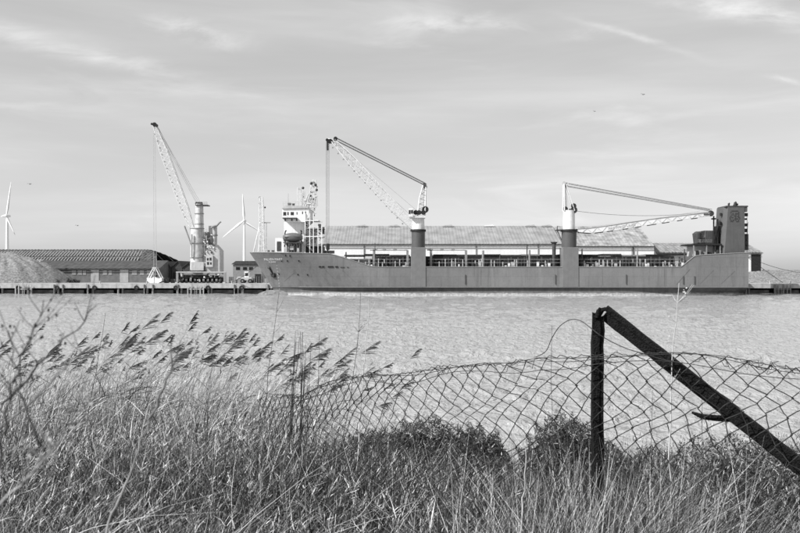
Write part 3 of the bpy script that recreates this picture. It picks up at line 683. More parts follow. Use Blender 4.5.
t, x, r, rt = pedestal('deck_crane', 'after ship crane with white boom lowered towards the funnel', 569, 15.2, 12)
MB().cyl((x, YK, Z_(229.6, YK)), (x, YK, Z_(210.5, YK)), rt, rt*.94, 20).build('crane_house', M_cream, t)
MB().pbox(556.5, 562, 229.5, 230.6, YK-1, 2).build('platform', M_dark, t)
q = MB(); q.tube([P(557.3, 226, YK), P(557.3, 231, YK), P(562, 241, YK)], .1, 5); q.tube([P(557.3, 226, YK), P(561, 227, YK)], .06, 4); q.build('brace', M_dark, t)
q = MB()
for dy in (-.8, .8): q.tube([P(563.8, 211, YK)+Vector((0, dy, 0)), P(563.8, 184, YK)+Vector((0, dy*.7, 0))], .15, 6); q.tube([P(574, 211, YK)+Vector((0, dy, 0)), P(565.5, 184, YK)+Vector((0, dy*.7, 0))], .09, 5)
q.build('a_frame', M_cream, t)
for a in (564.8, 565.8, 566.8): rope(t, [P(a-.6, 185, YK-.4), P(a, 208, YK-.4)], .045, M_dark)
rope(t, [P(566.5, 186, YK-.5), P(572.5, 204, YK-.5)], .07, M_dark)
for a, c, rr in ((565.5, 209, .55), (573.7, 206, .6), (574, 210, .75), (570, 210, .3)): MB().cyl(P(a, c, YK-.8), P(a, c, YK+.8), rr, n=14).build('winch_drum', M_black, t)
for a, c in ((564, 183.2), (567, 184.2)): MB().cyl(P(a, c, YK-.6), P(a, c, YK+.6), .42, n=12).build('sheave', M_lgrey, t)
tip = P(712, 213.8, YK); heel = P(575.5, 230.6, YK)
# boxed plate girder, deepest a third of the way out
top = [(575.5, 229.3), (590, 228.4), (615, 225.0), (650, 219.6), (680, 216.0), (712, 212.4)]; bot = [(712, 215.6), (680, 220.0), (650, 224.6), (615, 230.2), (590, 233.2), (577, 232.2)]
bo = MB().prism([(X_(a, YK), Z_(c, YK)) for a, c in top+bot], YK-.9, YK+.9).build('boom', M_cream, t)
MB().tube([P(a, c-.25, YK-.93) for a, c in top], .07, 5).build('chord', M_grey, bo)
bc = bot[::-1]
for i_ in range(26):
    a_ = 582+i_*5; xs_ = (a_, a_+5); tz = [np.interp(v, [k_[0] for k_ in top], [k_[1] for k_ in top]) for v in xs_]; bz = [np.interp(v, [k_[0] for k_ in bc], [k_[1] for k_ in bc]) for v in xs_]
    MB().cyl(P(xs_[0], (tz[0] if i_ % 2 else bz[0]), YK-.93), P(xs_[1], (bz[1] if i_ % 2 else tz[1]), YK-.93), .045, n=4).build('lacing', M_lgrey, bo)
q = MB()
for a, c in ((577, 590), (594, 602), (606, 612), (622, 627), (634, 640), (646, 655), (661, 668), (676, 681), (690, 696)):
    def yb(px_):
        pts = sorted(bot); 
        for (u0, v0), (u1, v1) in zip(pts, pts[1:]):
            if u0 <= px_ <= u1: return v0+(v1-v0)*(px_-u0)/(u1-u0)
        return 232.2
    q.prism([(X_(a, YK), Z_(yb(a)+.2, YK)), (X_(c, YK), Z_(yb(c)+.2, YK)), (X_(c, YK), Z_(yb(c)+1, YK)), (X_(a, YK), Z_(yb(a)+1, YK))], YK-.95, YK-.6)
q.build('underside_rail', M_black, bo)
me = text_mesh('FAIRWIND LINES', 0.80, .02); o = bpy.data.objects.new('lettering', me); COL.objects.link(o); me.materials.clear(); me.materials.append(M_grey)
me.materials[0] = M_lgrey; o.parent = bo; o.location = Vector(P(608.5, 229.9, YK-.94))-t.location; o.rotation_euler = (PI/2, math.radians(-9.3), 0)
for dy in (-.6, .6):
    for o_ in (0, 2.8): rope(t, [P(564.5, 183+o_, YK)+Vector((0, dy, 0)), P(711, 209.6+o_*.5, YK)+Vector((0, dy, 0))], .06)
rope(t, sag(P(576, 211, YK-.5), P(711, 211.5, YK-.5), 1.0), .05, M_dark); rope(t, sag(P(577, 228, YK+.5), P(700, 211, YK+.5), .3), .035, M_grey)
MB().cyl(P(711, 213.5, YK-1), P(711, 213.5, YK+1), .65, n=12).build('sheave', M_black, t)
q = MB(); q.pbox(704, 712.5, 213.6, 214.8, YK-1.1, .2); q.build('bumper', M_dark, t)

# bridge and forward deckhouse
Yh = 175.0
MB().pbox(275.2, 283.4, 238, 254, Yh+1, 9).build('deckhouse', M_white, ship)
MB().pbox(283.5, 304, 241.8, 254, Yh+.4, 10).build('deckhouse', M_white, ship)
MB().pbox(284, 304, 222, 241.7, Yh+1.6, 8.5).build('accommodation_tower', M_white, ship)
q = MB(); q.prism([(X_(282.2, Yh), Z_(208.8, Yh)), (X_(282.2, Yh), Z_(218.5, Yh)), (X_(286, Yh), Z_(221.9, Yh)), (X_(304.5, Yh), Z_(221.9, Yh)), (X_(308.8, Yh), Z_(217.5, Yh)), (X_(308.8, Yh), Z_(208.5, Yh))], Yh, Yh+11)
br = q.build('wheelhouse', M_white, ship)
for a, c, y0, y1 in ((283.2, 286.2, 212, 215.5), (287.3, 288.6, 212, 215), (290.6, 293.8, 212, 215.2), (296.5, 297.4, 212, 214.5), (302, 303, 211.5, 214), (305, 306, 211.5, 214)):
    MB().pbox(a, c, y0, y1, Yh-.03, .02).build('window', M_glass, br)
MB().box((X_(282.2, Yh)-.04, Yh+1, Z_(216, Yh)), (X_(282.2, Yh)-.01, Yh+10, Z_(211.5, Yh))).build('window', M_glass, br)
q = MB(); q.prism([(X_(282, Yh), Z_(208.7, Yh)), (X_(309, Yh), Z_(208.2, Yh)), (X_(306, Yh), Z_(206.2, Yh)), (X_(285, Yh), Z_(205.6, Yh))], Yh-.3, Yh+11.2); q.build('roof', M_lgrey, br)
MB().pbox(282.4, 297, 217.6, 218.5, Yh-.6, .55).build('catwalk', M_dark, ship)
for px in (284.5, 291, 296): MB().pbox(px, px+1.2, 218.6, 221, Yh-.35, .3).build('bracket', M_dark, ship)
q = MB()
for py in (205, 203.4, 201.8): q.cyl(P(283, py, Yh+.2), P(308, py, Yh+.2), .03, n=4)
for px in np.arange(283, 309, 3.1): q.cyl(P(px, 206.5, Yh+.2), P(px, 201.8, Yh+.2), .035, n=4)
q.build('guard_rail', M_lgrey, ship)
# lifeboat in davits
lb = MB(); secs = []
xa_, xb_ = X_(283.3, Yh), X_(302.6, Yh); zc = Z_(237.6, Yh)
for i in range(13):
    f = i/12; w = math.sin(PI*min(max(f, .02), .98))**.3*1.12; c = Vector((xa_+(xb_-xa_)*f, Yh-.3, zc))
    secs.append([c+Vector((0, 1.15*w*math.cos(a), (.95 if math.sin(a) > 0 else .95)*w*math.sin(a)*(1 if math.sin(a) > 0 else .95))) for a in [2*PI*k/12 for k in range(12)]])
vs = [p for s in secs for p in s]
lb.add(vs, [(12*i+k, 12*i+(k+1) % 12, 12*i+12+(k+1) % 12, 12*i+12+k) for i in range(12) for k in range(12)]+[tuple(range(12)), tuple(range(144, 156))], True)
lbo = lb.build('lifeboat_hull', mat('lifeboat_paint', .13, .4, .1, 2), ship, label='grey enclosed lifeboat slung in davits below the bridge')
MB().prism([(xa_+.4, zc+.02), (xb_-.4, zc+.02), (xb_-.4, zc+.16), (xa_+.4, zc+.16)], Yh-1.55, Yh-1.4).build('fender_strip', M_dark, lbo)
for px in (285.3, 301.6):
    MB().tube([P(px, 243, Yh-.2), P(px-.7, 236, Yh-.2), P(px, 231.5, Yh-.2), P(px+(.7 if px < 290 else -.7), 230.8, Yh-.9)], .16, 6).build('davit', M_dark, ship)
q = MB(); q.pbox(283, 302, 242.3, 243.1, Yh-1.5, 2.6); q.build('boat_deck', M_dark, ship)
q = MB()
for k in range(7): q.pbox(284+k*2.7, 285.2+k*2.7, 243.2+rnd.uniform(0, 2), 252, Yh-.4, .3)
q.build('deck_gear', M_dark, ship)
for a, c, d_, e in ((284, 287, 247, 252), (290, 293.5, 246, 250), (297, 299, 248, 252)): MB().pbox(a, c, d_, e, Yh-.8, .7).build('winch', M_lgrey, ship)
MB().pbox(276.8, 281, 241.5, 251, Yh+.9, .08).build('doorway', M_dark, ship)
# stair tower behind the bridge: landings, posts, flights
for px in (304.6, 309.3, 313.0, 317.6, 321.4):
    MB().pbox(px, px+.75, 213 if px < 316 else 226, 254, Yh-.3, .25).build('stair_post', M_white, ship)
for i, py in enumerate((220, 228, 236, 244)):
    MB().pbox(304.3, 318.5 if i < 1 else 323, py, py+.9, Yh-.28, 5).build('landing', M_grey if i % 2 else M_white, ship)
    q = MB(); q.tube([P(306+(i % 2)*8, py+8, Yh+.9), P(314-(i % 2)*8, py+.5, Yh+.9)], .22, 5); q.build('stair_flight', M_lgrey, ship)
MB().pbox(305, 322, 246, 254, Yh+1.5, 7).build('equipment_room', M_dark, ship)
MB().pbox(305, 316, 228, 244, Yh+3, 4).build('stair_core', M_white, ship)
for k in range(60):
    a = rnd.uniform(304, 323); c = rnd.uniform(214 if a < 314 else 224, 251); s_ = rnd.uniform(.4, 1.3); MB().pbox(a, a+s_, c, c+s_*1.2, Yh-.1+rnd.uniform(0, 1.5), .5).build('fitting', M_dark if k % 4 else M_black, ship)
q = MB()
for k in range(14):
    q = MB(); a = rnd.uniform(305, 324); c = rnd.uniform(222, 240); q.cyl(P(a, c, Yh+rnd.uniform(-.3, 1)), P(a+rnd.uniform(-4, 4), c+rnd.uniform(-5, 5), Yh+rnd.uniform(-.3, 1)), .07, n=4); q.build('pipe', M_lgrey, ship)
for a, c, d_, e in ((318, 320.5, 224, 230), (321.5, 324, 227, 234), (319, 323, 247, 253), (324, 334, 250.5, 253.5)): MB().pbox(a, c, d_, e, Yh+.2, 1.4).build('deck_machinery', M_dark, ship)
# masts above the bridge
ch, la = truss(P(299.6, 206, 180), P(299.2, 187.5, 180), .9, .5, .8, (1, 0, 0), 9, .06, .03); mo = ch.build('signal_mast', M_cream, ship); la.build('lacing', M_cream, mo)
MB().box(P(298, 189.6, 179.7), P(300.8, 188, 180.3)).build('lamp_bracket', M_lgrey, ship); MB().box(P(303, 197.6, 179.7), P(304.6, 196.4, 180.3)).build('lamp', M_dark, ship)
ch, la = truss(P(311, 210, 180), P(314.6, 180, 180), 1.6, .6, 1.3, (1, 0, 0), 12, .07, .04); mo = ch.build('radar_mast', M_cream, ship); la.build('lacing', M_cream, mo)
for py, w, a in ((182.5, 2.2, 313), (186.5, 2.6, 315), (192, 2.8, 313), (199, 3.2, 312)):
    MB().box(P(a-w, py+.35, 179.4), P(a+w, py-.2, 180.6)).build('radar_scanner' if py < 190 else 'mast_platform', M_grey, mo)
for a, c in ((315.5, 184.8), (311.2, 183.5), (316.6, 190), (310.4, 196), (303, 188)): MB().ball(P(a, c, 179.4), .32, 8, 6).build('lamp', M_dark, mo)
for a, c, d_, e in ((304, 208, 309.5, 194), (309, 208, 312, 197), (316.5, 206, 315, 192), (303, 206, 303.6, 191), (307, 207, 306, 199)):
    ch, la = truss(P(a, c, 179), P(d_, e, 179), .5, .4, .5, (1, 0, 0), 7, .06, .035); mo2 = ch.build('mast_leg', M_cream, ship); la.build('lacing', M_lgrey, mo2)
for a, c, w_ in ((305, 200, 1.6), (309, 203.5, 2.4), (313, 207, 3), (316, 196, 1.4), (308, 212, 2.4), (314, 213, 2)): MB().box(P(a-w_, c+.6, 178.6), P(a+w_, c, 179.6)).build('mast_platform', M_cream, ship)
MB().cyl(P(288.3, 206, 178), P(288.3, 193.5, 178), .05, .03, 5).build('aerial', M_grey, ship)
for a, c in ((289.3, 203), (293.2, 203.5)): MB().cyl(P(a, 206, 177), P(a, c, 177), .3, .4, 8).build('searchlight', M_dark, ship)
# foremast near the stem
ym = 179; 
ch, la = truss(P(262, 252, ym), P(261.4, 197, ym), 1.1, .5, .95, (1, 0, 0), 18, .09, .05); mo = ch.build('foremast', M_cream, ship); la.build('lacing', M_cream, mo)
MB().tube([P(253.5, 252, ym), P(260.5, 222, ym)], .14, 6).build('mast_stay', M_cream, mo); MB().tube([P(258, 252, ym), P(261, 232, ym)], .10, 6).build('mast_stay', M_cream, mo)
MB().cyl(P(266.5, 251, ym), P(266.5, 223, ym), .16, .12, 8).build('derrick_post', M_cream, ship)
MB().box(P(262, 223, ym-.2), P(270.5, 222.4, ym+.2)).build('crosstree', M_grey, mo)
for a, c in ((259.8, 197.4), (259.7, 203.5), (265, 207.5)): MB().ball(P(a, c, ym), .22, 7, 5).build('lamp', M_dark, mo)
q = MB()
for a in np.arange(252.5, 275, 2.8):
    p = P(a, 252.4, 177); q.cyl((p.x, YC-hb(p.x, 9.5)+.2, 9.3), (p.x, YC-hb(p.x, 9.5)+.2, 10.2), .03, n=4)
q.build('guard_rail', M_lgrey, ship)
for a, s_ in ((268.5, .5), (273, .65)): MB().cyl(P(a, 252.6, 176.5), P(a, 250.2, 176.5), s_*.5, n=8).build('windlass', M_dark, ship)

# stern: funnel, deckhouse, boom rest
Yf = 173.2
q = MB(); z0, z1 = 8.6, Z_(207, Yf)
bx = (X_(721.3, Yf), X_(744.8, Yf)); tx = (X_(725.0, Yf), X_(744.6, Yf))
q.add([(bx[0], Yf+.9, z0), (bx[0]+.7, Yf, z0), (bx[1], Yf, z0), (bx[1], Yf+4.5, z0), (bx[0], Yf+4.5, z0), (tx[0], Yf+.9, z1), (tx[0]+.7, Yf, z1), (tx[1], Yf, z1), (tx[1], Yf+4.5, z1), (tx[0], Yf+4.5, z1)],
      [(0, 1, 6, 5), (1, 2, 7, 6), (2, 3, 8, 7), (3, 4, 9, 8), (4, 0, 5, 9), (5, 6, 7, 8, 9)])
fn = q.build('funnel', mat('funnel_paint', .095, .5, .08, 1.0, streak=.25), ship)
MB().prism([(tx[0]+.1, z1+.003), (X_(748.2, Yf), z1+.003), (X_(748.2, Yf), z1-.9), (X_(745, Yf), z1-1.2), (X_(745, Yf), z1+.25), (tx[0]+.1, z1+.25)][:6] if False else [(tx[0]+.05, z1+.01), (X_(748, Yf), z1-.0), (X_(748, Yf), z1+.3), (tx[0]+.3, z1+.3)], Yf-.05, Yf+4.6).build('funnel_cap', M_dark, fn)
MB().pbox(744.9, 747.4, 207.2, 211.8, Yf+.1, 4.2).build('cap_box', M_shipd, fn)
# square emblem of small raised marks
q = MB(); M_logo = mat('emblem_paint', .045, .5)
emb = ["..1111111...", ".1.......1..", "...1..1111..", "..1.1.1..1..", ".1...11.11..", "1.11..1..11.", "1....1111.1.", ".1.11.1..1..", ".111...111.."]
for j, row in enumerate(emb):
    for i, c in enumerate(row):
        if c == '1': q.pbox(729.6+i*.95, 730.5+i*.95, 210.5+j*1.3, 211.6+j*1.3, Yf-.035, .034)
q.build('emblem', M_logo, fn, label='dark square emblem on the upper funnel side')
for a, c, r_ in ((728.7, 203.8, .22), (735.3, 203, .35), (737, 204.4, .2), (733.6, 205, .15)): MB().tube([P(a, 207, Yf+2), P(a, c, Yf+2), P(a+.9, c-.3, Yf+2)], r_, 8).build('exhaust_pipe', M_black, fn)
q = MB()
for k in range(7): q.pbox(744.9, 746.6+rnd.uniform(0, 1.4), 213+k*5.2, 214.4+k*5.2+rnd.uniform(0, 2.2), Yf+.6, .7)
q.build('funnel_fittings', M_black, fn)
q = MB(); q.cyl(P(747, 215, Yf+.5), P(747, 252, Yf+.5), .05, n=4); q.cyl(P(748, 222, Yf+.5), P(746.8, 240, Yf+.5), .05, n=4); q.pbox(745.5, 748.5, 234, 250, Yf+2, 1.2); q.build('stern_lattice', M_dark, ship)
q = MB()
for k in range(4): q.pbox(720.8-.3*k, 722.2-.3*k, 213+k*9, 216+k*9, Yf+.9, .6)
q.build('side_vent', M_black, fn)
MB().pbox(693.4, 722, 243.6, 245.2, Yf, 8).build('platform', M_black, ship)
for px in (693.6, 706.5, 720): MB().pbox(px, px+.7, 245.2, 256, Yf+.1, .3).build('platform_leg', M_grey, ship)
MB().pbox(695, 720, 245.8, 256, Yf+2.5, 5).build('stern_house', M_lgrey, ship)
MB().pbox(705.3, 716.8, 230.5, 243.5, Yf+1, 5).build('container', mat('brown_container', .10, .6, .2, 1.5, streak=.3), ship)
q = MB()
for k in range(8): q.pbox(706+k*1.4, 706.5+k*1.4, 231.3, 243, Yf+.92, .08)
q.build('container_rib', M_dark, ship)
q = MB(); q.cyl(P(697, 243.5, Yf+1), P(697, 233.5, Yf+1), .75, 1.0, 10); q.ball(P(697, 234.5, Yf+1), (.9, .9, .7)); q.tube([P(697, 235, Yf+1), P(703, 241, Yf+1)], .35, 6); q.build('vent_cowl', M_dark, ship)
for k in range(9): MB().pbox(697+k*2.5, 698.5+k*2.5, 250+rnd.uniform(0, 3), 256, Yf+.4, .8).build('deck_machinery', rnd.choice((M_black, M_dark, M_grey)), ship)
q = MB(); q.pbox(713.5, 714.5, 216, 255, Yf+.5, .3); q.pbox(717.5, 718.4, 219, 255, Yf+.6, .3); q.pbox(712.6, 716, 218, 219.4, Yf+.3, .8); q.cyl(P(714, 226, Yf+.5), P(718, 240, Yf+.5), .1, n=5); q.cyl(P(718, 226, Yf+.5), P(714, 240, Yf+.5), .1, n=5); q.build('boom_rest', M_black, ship)
MB().pbox(717, 721.5, 226, 254, Yf+2, 2).build('pipe_duct', M_dark, ship)
q = MB(); q.cyl(P(700, 243, Yf+.2), P(700, 239.5, Yf+.2), .04, n=4)
for py in (240, 241.7): q.cyl(P(698, py, Yf+.1), P(712, py, Yf+.1), .03, n=4)
q.build('guard_rail', M_lgrey, ship)
# mooring lines
for a, b_, s_, lab in ((P(748, 257, 176), P(812, 273.5, QY+.8), .8, 'upper stern mooring line running off to the right'), (P(748, 257.5, 176), P(783, 282.6, QY+.6), .15, 'short steep stern mooring line down to the quay bollard'),
                   (P(268.5, 255, 177.5), P(232, 282.3, QY+.8), .6, 'bow mooring line down to the quay left of the stem')):
    o = rope(None, sag(a, b_, s_), .055, M_rope, 'mooring_line'); tag(o, lab, 'mooring line', 'mooring lines of the cargo ship')

# ------------------------------------------------------------------ harbour crane
YH = 197.0
M_tow = mat('worn_crane_paint', .55, .6, .22, 1.3, streak=.5)
hc = empty('harbour_crane', (X_(199, YH), YH, QZ), 'pale mobile harbour crane with tall lattice jib standing on the quay', 'crane')
q = MB(); q.cyl(P(197.3, 270, YH), P(197.3, 228, YH), 1.78, 1.6, 18); q.build('tower', M_tow, hc)
q = MB(); q.cyl(P(199.3, 228, YH), P(199.3, 204, YH), 1.1, .98, 16); q.build('upper_tower', M_tow, hc)
for py in (258, 243.5, 228.8): MB().cyl(P(197.3, py, YH), P(197.3, py-.5, YH), 1.9 if py > 230 else 1.78, n=18).build('tower_band', M_grey, hc)
for py in (224.5, 214): MB().cyl(P(199.3, py, YH), P(199.3, py-.6, YH), 1.2, n=16).build('tower_band', M_grey, hc)
MB().pbox(195.3, 207.5, 204.6, 205.6, YH-1.3, 2.6).build('platform', M_dark, hc)
q = MB()
for py in (203.4, 202.1): q.cyl(P(195.5, py, YH-1.2), P(207.3, py, YH-1.2), .04, n=4)
for px in np.arange(195.5, 207.4, 2.3): q.cyl(P(px, 204.6, YH-1.2), P(px, 202, YH-1.2), .04, n=4)
q.build('guard_rail', M_grey, hc)
for px in (196.7, 199, 201.3): MB().cyl(P(px, 203.4, YH-.7), P(px, 203.4, YH+.7), .42, n=12).build('sheave', M_dark, hc)
q = MB()
for dx in (0, 2.6):
    q.cyl(P(204.2+dx, 268, YH-1), P(204.2+dx, 229, YH-1), .05, n=4)
for k in range(24): q.cyl(P(204.2, 267-k*1.6, YH-1), P(206.8, 267-k*1.6-.8*(k % 2), YH-1), .04, n=4)
q.build('ladder', M_lgrey, hc)
MB().pbox(191.5, 194.6, 228.5, 233.5, YH-1, 2).build('cab', M_dark, hc)
tip = P(154.4, 124.5, YH); heel = P(192.5, 230, YH)
ch, la = truss(heel, tip, .9, .7, 1.75, (1, 0, .3), 30, .085, .045); bo = ch.build('jib', M_cream, hc); la.build('lacing', M_cream, bo)
q = MB()
for f in np.linspace(.12, .9, 13):
    p = heel.lerp(tip, f)+Vector((-.6, -.9, 0)); q.box(p-Vector((.1, .1, .1)), p+Vector((.18, .1, .18)))
q.build('walkway_bracket', M_grey, bo)
for a, c, rr in ((154.5, 124.5, .55), (156.6, 125.6, .4), (151.8, 124, .3)): MB().cyl(P(a, c, YH-.6), P(a, c, YH+.6), rr, n=12).build('sheave', M_dark, hc)
for k, (a, c) in enumerate(((196.7, 203), (199, 203), (200.8, 203.6), (197.6, 204.5))): rope(hc, [P(155+k*.6, 123.8+k*.5, YH)+Vector((0, (k-1.5)*.35, 0)), P(a, c, YH)+Vector((0, (k-1.5)*.35, 0))], .032, M_grey)
for dx in (-1.6, -1.2, 1.0, 1.4): rope(hc, [P(154.2+dx*.5, 125.5, YH), P(155.3+dx, 269.5, YH)], .028, M_lgrey)
for a in (209.2, 213.2):
    MB().cyl(P(a+1.5, 250, YH+1), P(a+1.5, 226, YH+1), .62 if a > 212 else .5, n=12).build('exhaust_stack', M_lgrey, hc)
    MB().cyl(P(a+1.5, 236, YH+1), P(a+1.5, 234.6, YH+1), .75, n=12).build('stack_band', M_grey, hc)
MB().tube([P(211.5, 228, YH), P(213, 226.5, YH), P(217, 225.5, YH), P(219.5, 222.6, YH), P(221, 221.8, YH)], [.3, .3, .26, .24, .2], 7).build('exhaust_pipe', M_grey, hc)
MB().prism([(X_(207, YH), Z_(272, YH)), (X_(221.5, YH), Z_(272, YH)), (X_(221.5, YH), Z_(250.5, YH)), (X_(216, YH), Z_(244.5, YH)), (X_(209, YH), Z_(246, YH)), (X_(207, YH), Z_(252, YH))], YH-1.6, YH+2.6).build('machinery_house', M_lgrey, hc, bevel=.12)
MB().pbox(203.8, 209, 232, 262, YH+.2, 1.5).build('lift_shaft', M_grey, hc)
MB().pbox(191.2, 192.2, 234, 258, YH-2.1, .3).build('cable_duct', M_grey, hc)
c_ = MB().pbox(205.6, 212.8, 255.5, 267, YH-2.3, .65).build('control_cab', M_lgrey, hc)
for a, c, d_, e in ((206.8, 208.6, 258, 260.5), (209.5, 211.5, 257.6, 260.5), (207, 209, 262, 264.8), (210, 211.6, 262.3, 264.6)): MB().pbox(a, c, d_, e, YH-2.33, .02).build('window', M_glass, c_)
MB().pbox(191, 203.5, 262, 270.5, YH-2.1, .4).build('counter_panel', M_lgrey, hc)
q = MB(); q.tube([P(205.5, 237, YH), P(208.5, 246, YH), P(212, 255, YH)], .14, 5); q.build('stair_flight', M_white, hc)
MB().tube([P(207.5, 236, YH), P(214, 251, YH)], .14, 5).build('stair_flight', M_dark, hc); MB().tube([P(204, 242, YH-.5), P(210, 247, YH-.5), P(212, 252, YH-.5)], .22, 5).build('hydraulic_ram', M_white, hc)
MB().tube([P(194, 252, YH-1), P(184.5, 226, YH-.6)], .2, 6).build('luffing_ram', M_grey, hc)
for k in range(46):
    a = rnd.uniform(201, 214); c = rnd.uniform(232, 258); MB().pbox(a, a+rnd.uniform(.5, 1.5), c, c+rnd.uniform(.5, 1.8), YH-1.9, .5).build('machinery_detail', rnd.choice((M_dark, M_grey, M_white)), hc)
MB().cyl(P(200, 273, YH), P(200, 270.5, YH), 2.6, n=20).build('slew_ring', M_dark, hc)
MB().pbox(180, 222, 272.6, 274.6, YH-2.2, 4.4).build('chassis', M_grey, hc)
for a in (177, 224.5):
    MB().pbox(a-1, a+1.2, 272.4, 282.5, YH-3.4, .5).build('outrigger', M_grey, hc); MB().pbox(a-1, a+1.2, 272.4, 282.5, YH+3, .5).build('outrigger', M_grey, hc)
    MB().box(P(a-2, 283.2, YH-3.8)+Vector((0, 0, 0)), P(a+2.2, 282, YH-2.2)).build('outrigger_pad', M_lgrey, hc)
q = MB(); q.pbox(176, 226, 271.6, 272.5, YH-3.3, .35); q.build('outrigger_beam', M_lgrey, hc)
for k in range(10):
    a = 182+k*4.3
    w = MB(); c0 = P(a, 279.8, YH-2.3); w.cyl((c0.x, YH-2.3, QZ+.82), (c0.x, YH-1.6, QZ+.82), .78, n=16); wo_ = w.build('wheel', M_black, hc)
    MB().cyl((c0.x, YH-2.34, QZ+.82), (c0.x, YH-2.1, QZ+.82), .26, n=12).build('rim', M_grey, wo_)
for k in range(26):
    a = rnd.uniform(178, 223); c = rnd.uniform(273, 280); MB().pbox(a, a+rnd.uniform(.5, 1.8), c, c+rnd.uniform(.6, 2.6), YH-rnd.uniform(2.4, 3.2), .4).build('hydraulic_part', rnd.choice((M_dark, M_black, M_grey, M_lgrey, M_white)), hc)
for k in range(9):
    a = 181+k*4.8+rnd.uniform(-.5, .5); MB().pbox(a, a+rnd.uniform(1, 2.8), 275+rnd.uniform(0, 1), 278.4, YH-1.9, 3).build('undercarriage_box', rnd.choice((M_dark, M_black, M_grey, M_lgrey)), hc)

# clamshell grab standing on the quay
YG = 196.5; gb = empty('grab_bucket', (X_(155.5, YG), YG, QZ), 'white clamshell grab bucket resting on the quay below the jib ropes', 'grab bucket')
for s in (-1, 1):
    x0 = X_(155.5, YG); q = MB()
    q.prism([(x0+s*.05, QZ+.05), (x0+s*1.0, QZ), (x0+s*1.85, QZ+.5), (x0+s*1.9, QZ+1.35), (x0+s*.9, QZ+1.15), (x0+s*.1, QZ+1.6)], YG-1.0, YG+1.0); q.build('bucket_shell', M_white, gb)
    for dy in (-.85, .85): MB().tube([(x0+s*1.6, YG+dy, QZ+1.3), (x0+s*.35, YG+dy, QZ+3.7)], .13, 6).build('arm', M_white, gb)
    MB().tube([(x0+s*.15, YG-.9, QZ+1.6), (x0+s*.3, YG-.9, QZ+3.6)], .07, 5).build('closing_link', M_lgrey, gb)
MB().box((x0-.55, YG-1, QZ+3.5), (x0+.55, YG+1, QZ+4.0)).build('head', M_lgrey, gb, bevel=.08)
MB().cyl((x0, YG-.6, QZ+1.75), (x0, YG+.6, QZ+1.75), .4, n=10).build('sheave', M_dark, gb)
MB().box((x0+2.1, YG+.4, QZ), (x0+3.0, YG+1.5, QZ+1.3)).build('bucket_stand', M_dark, gb)

# wheel loader / forklift by the bow
YL = 195; x0 = X_(241, YL); t = empty('wheel_loader', (x0+1.5, YL, QZ), 'pale wheel loader parked on the quay between harbour crane and bow', 'loader')
MB().box((x0+.3, YL-.9, QZ+.7), (x0+2.9, YL+.9, QZ+1.5)).build('body', M_lgrey, t, bevel=.1)
c_ = MB().box((x0+1.0, YL-.75, QZ+1.503), (x0+2.1, YL+.75, QZ+2.9)).build('cab', M_white, t, bevel=.06)
MB().box((x0+1.15, YL-.78, QZ+1.8), (x0+1.95, YL-.755, QZ+2.6)).build('window', M_glass, c_)
for dx in (.6, 2.5):
    for dy in (-1.0, 1.0):
        w = MB().cyl((x0+dx, YL+dy-.2, QZ+.55), (x0+dx, YL+dy+.2, QZ+.55), .55, n=14).build('wheel', M_black, t); MB().cyl((x0+dx, YL+dy-.24, QZ+.55), (x0+dx, YL+dy+.24, QZ+.55), .2, n=10).build('rim', M_grey, w)
MB().tube([(x0+.5, YL-.6, QZ+1.3), (x0-.6, YL-.6, QZ+1.5), (x0-1.2, YL-.6, QZ+.6)], .13, 6).build('lift_arm', M_lgrey, t); MB().tube([(x0+.5, YL+.6, QZ+1.3), (x0-.6, YL+.6, QZ+1.5), (x0-1.2, YL+.6, QZ+.6)], .13, 6).build('lift_arm', M_lgrey, t)
MB().prism([(x0-1.1, QZ+.1), (x0-2.0, QZ+.1), (x0-2.1, QZ+.5), (x0-1.6, QZ+.35), (x0-1.1, QZ+1.0)], YL-1.1, YL+1.1).build('bucket', M_grey, t)
for i, (px, wpx, h, m_, lab) in enumerate(((229, 4.5, 1.6, M_white, 'white crate on the quay right of the harbour crane'), (251, 3.5, 1.2, M_dark, 'dark crate just right of the pale wheel loader'), (256.5, 5, 1.7, M_black, 'black skip on the quay behind the ship stem'), (171, 4, 1.0, M_dark, 'low dark crate between grab bucket and crane outrigger'), (264, 3, 1.1, M_lgrey, 'small grey crate tucked behind the ship stem'))):
    Yq = 199; t = empty('crate', (X_(px, Yq), Yq, QZ), lab, 'crate'); x0 = X_(px, Yq); x1 = X_(px+wpx, Yq)
    MB().box((x0, Yq, QZ), (x1, Yq+1.2, QZ+h)).build('box', m_, t)
    q = MB()
    for f in (0, .5, 1): q.box((x0+(x1-x0-.1)*f, Yq-.06, QZ), (x0+(x1-x0-.1)*f+.1, Yq-.002, QZ+h))
    q.build('batten', M_grey, t)

# ------------------------------------------------------------------ near bank
rs = np.random.RandomState(11)
def ground_z(x, y):
    """terrain height of the dyke bank: 1.6 m below the eye, falling to the water"""
    x = np.asarray(x, float); y = np.asarray(y, float)
    t = np.clip((y-4.6)/9.5, 0, 1); z = 3.42*(1-t**1.05)-.35*t
    z = z+.07*np.sin(x*1.3+.4)*np.sin(y*1.1)+.04*np.sin(x*3.1+y*2.2)
    z += .10*np.clip((-x-.4)/2.5, 0, 1)*np.clip((y-3)/2, 0, 1)*(1-t)
    return z
gx = np.linspace(-16, 16, 161); gy = np.linspace(-3, 16, 96); GX, GY = np.meshgrid(gx, gy); GZ = ground_z(GX, GY)+rs.normal(0, .012, GX.shape)
V = np.stack([GX, GY, GZ], -1).reshape(-1, 3); r_ = np.arange(95)[:, None]*161+np.arange(160)[None, :]; q = np.stack([r_, r_+1, r_+162, r_+161], -1).reshape(-1, 4)
o = raw_mesh('bank', V, q, [M_soil], smooth=True); o['kind'] = 'structure'
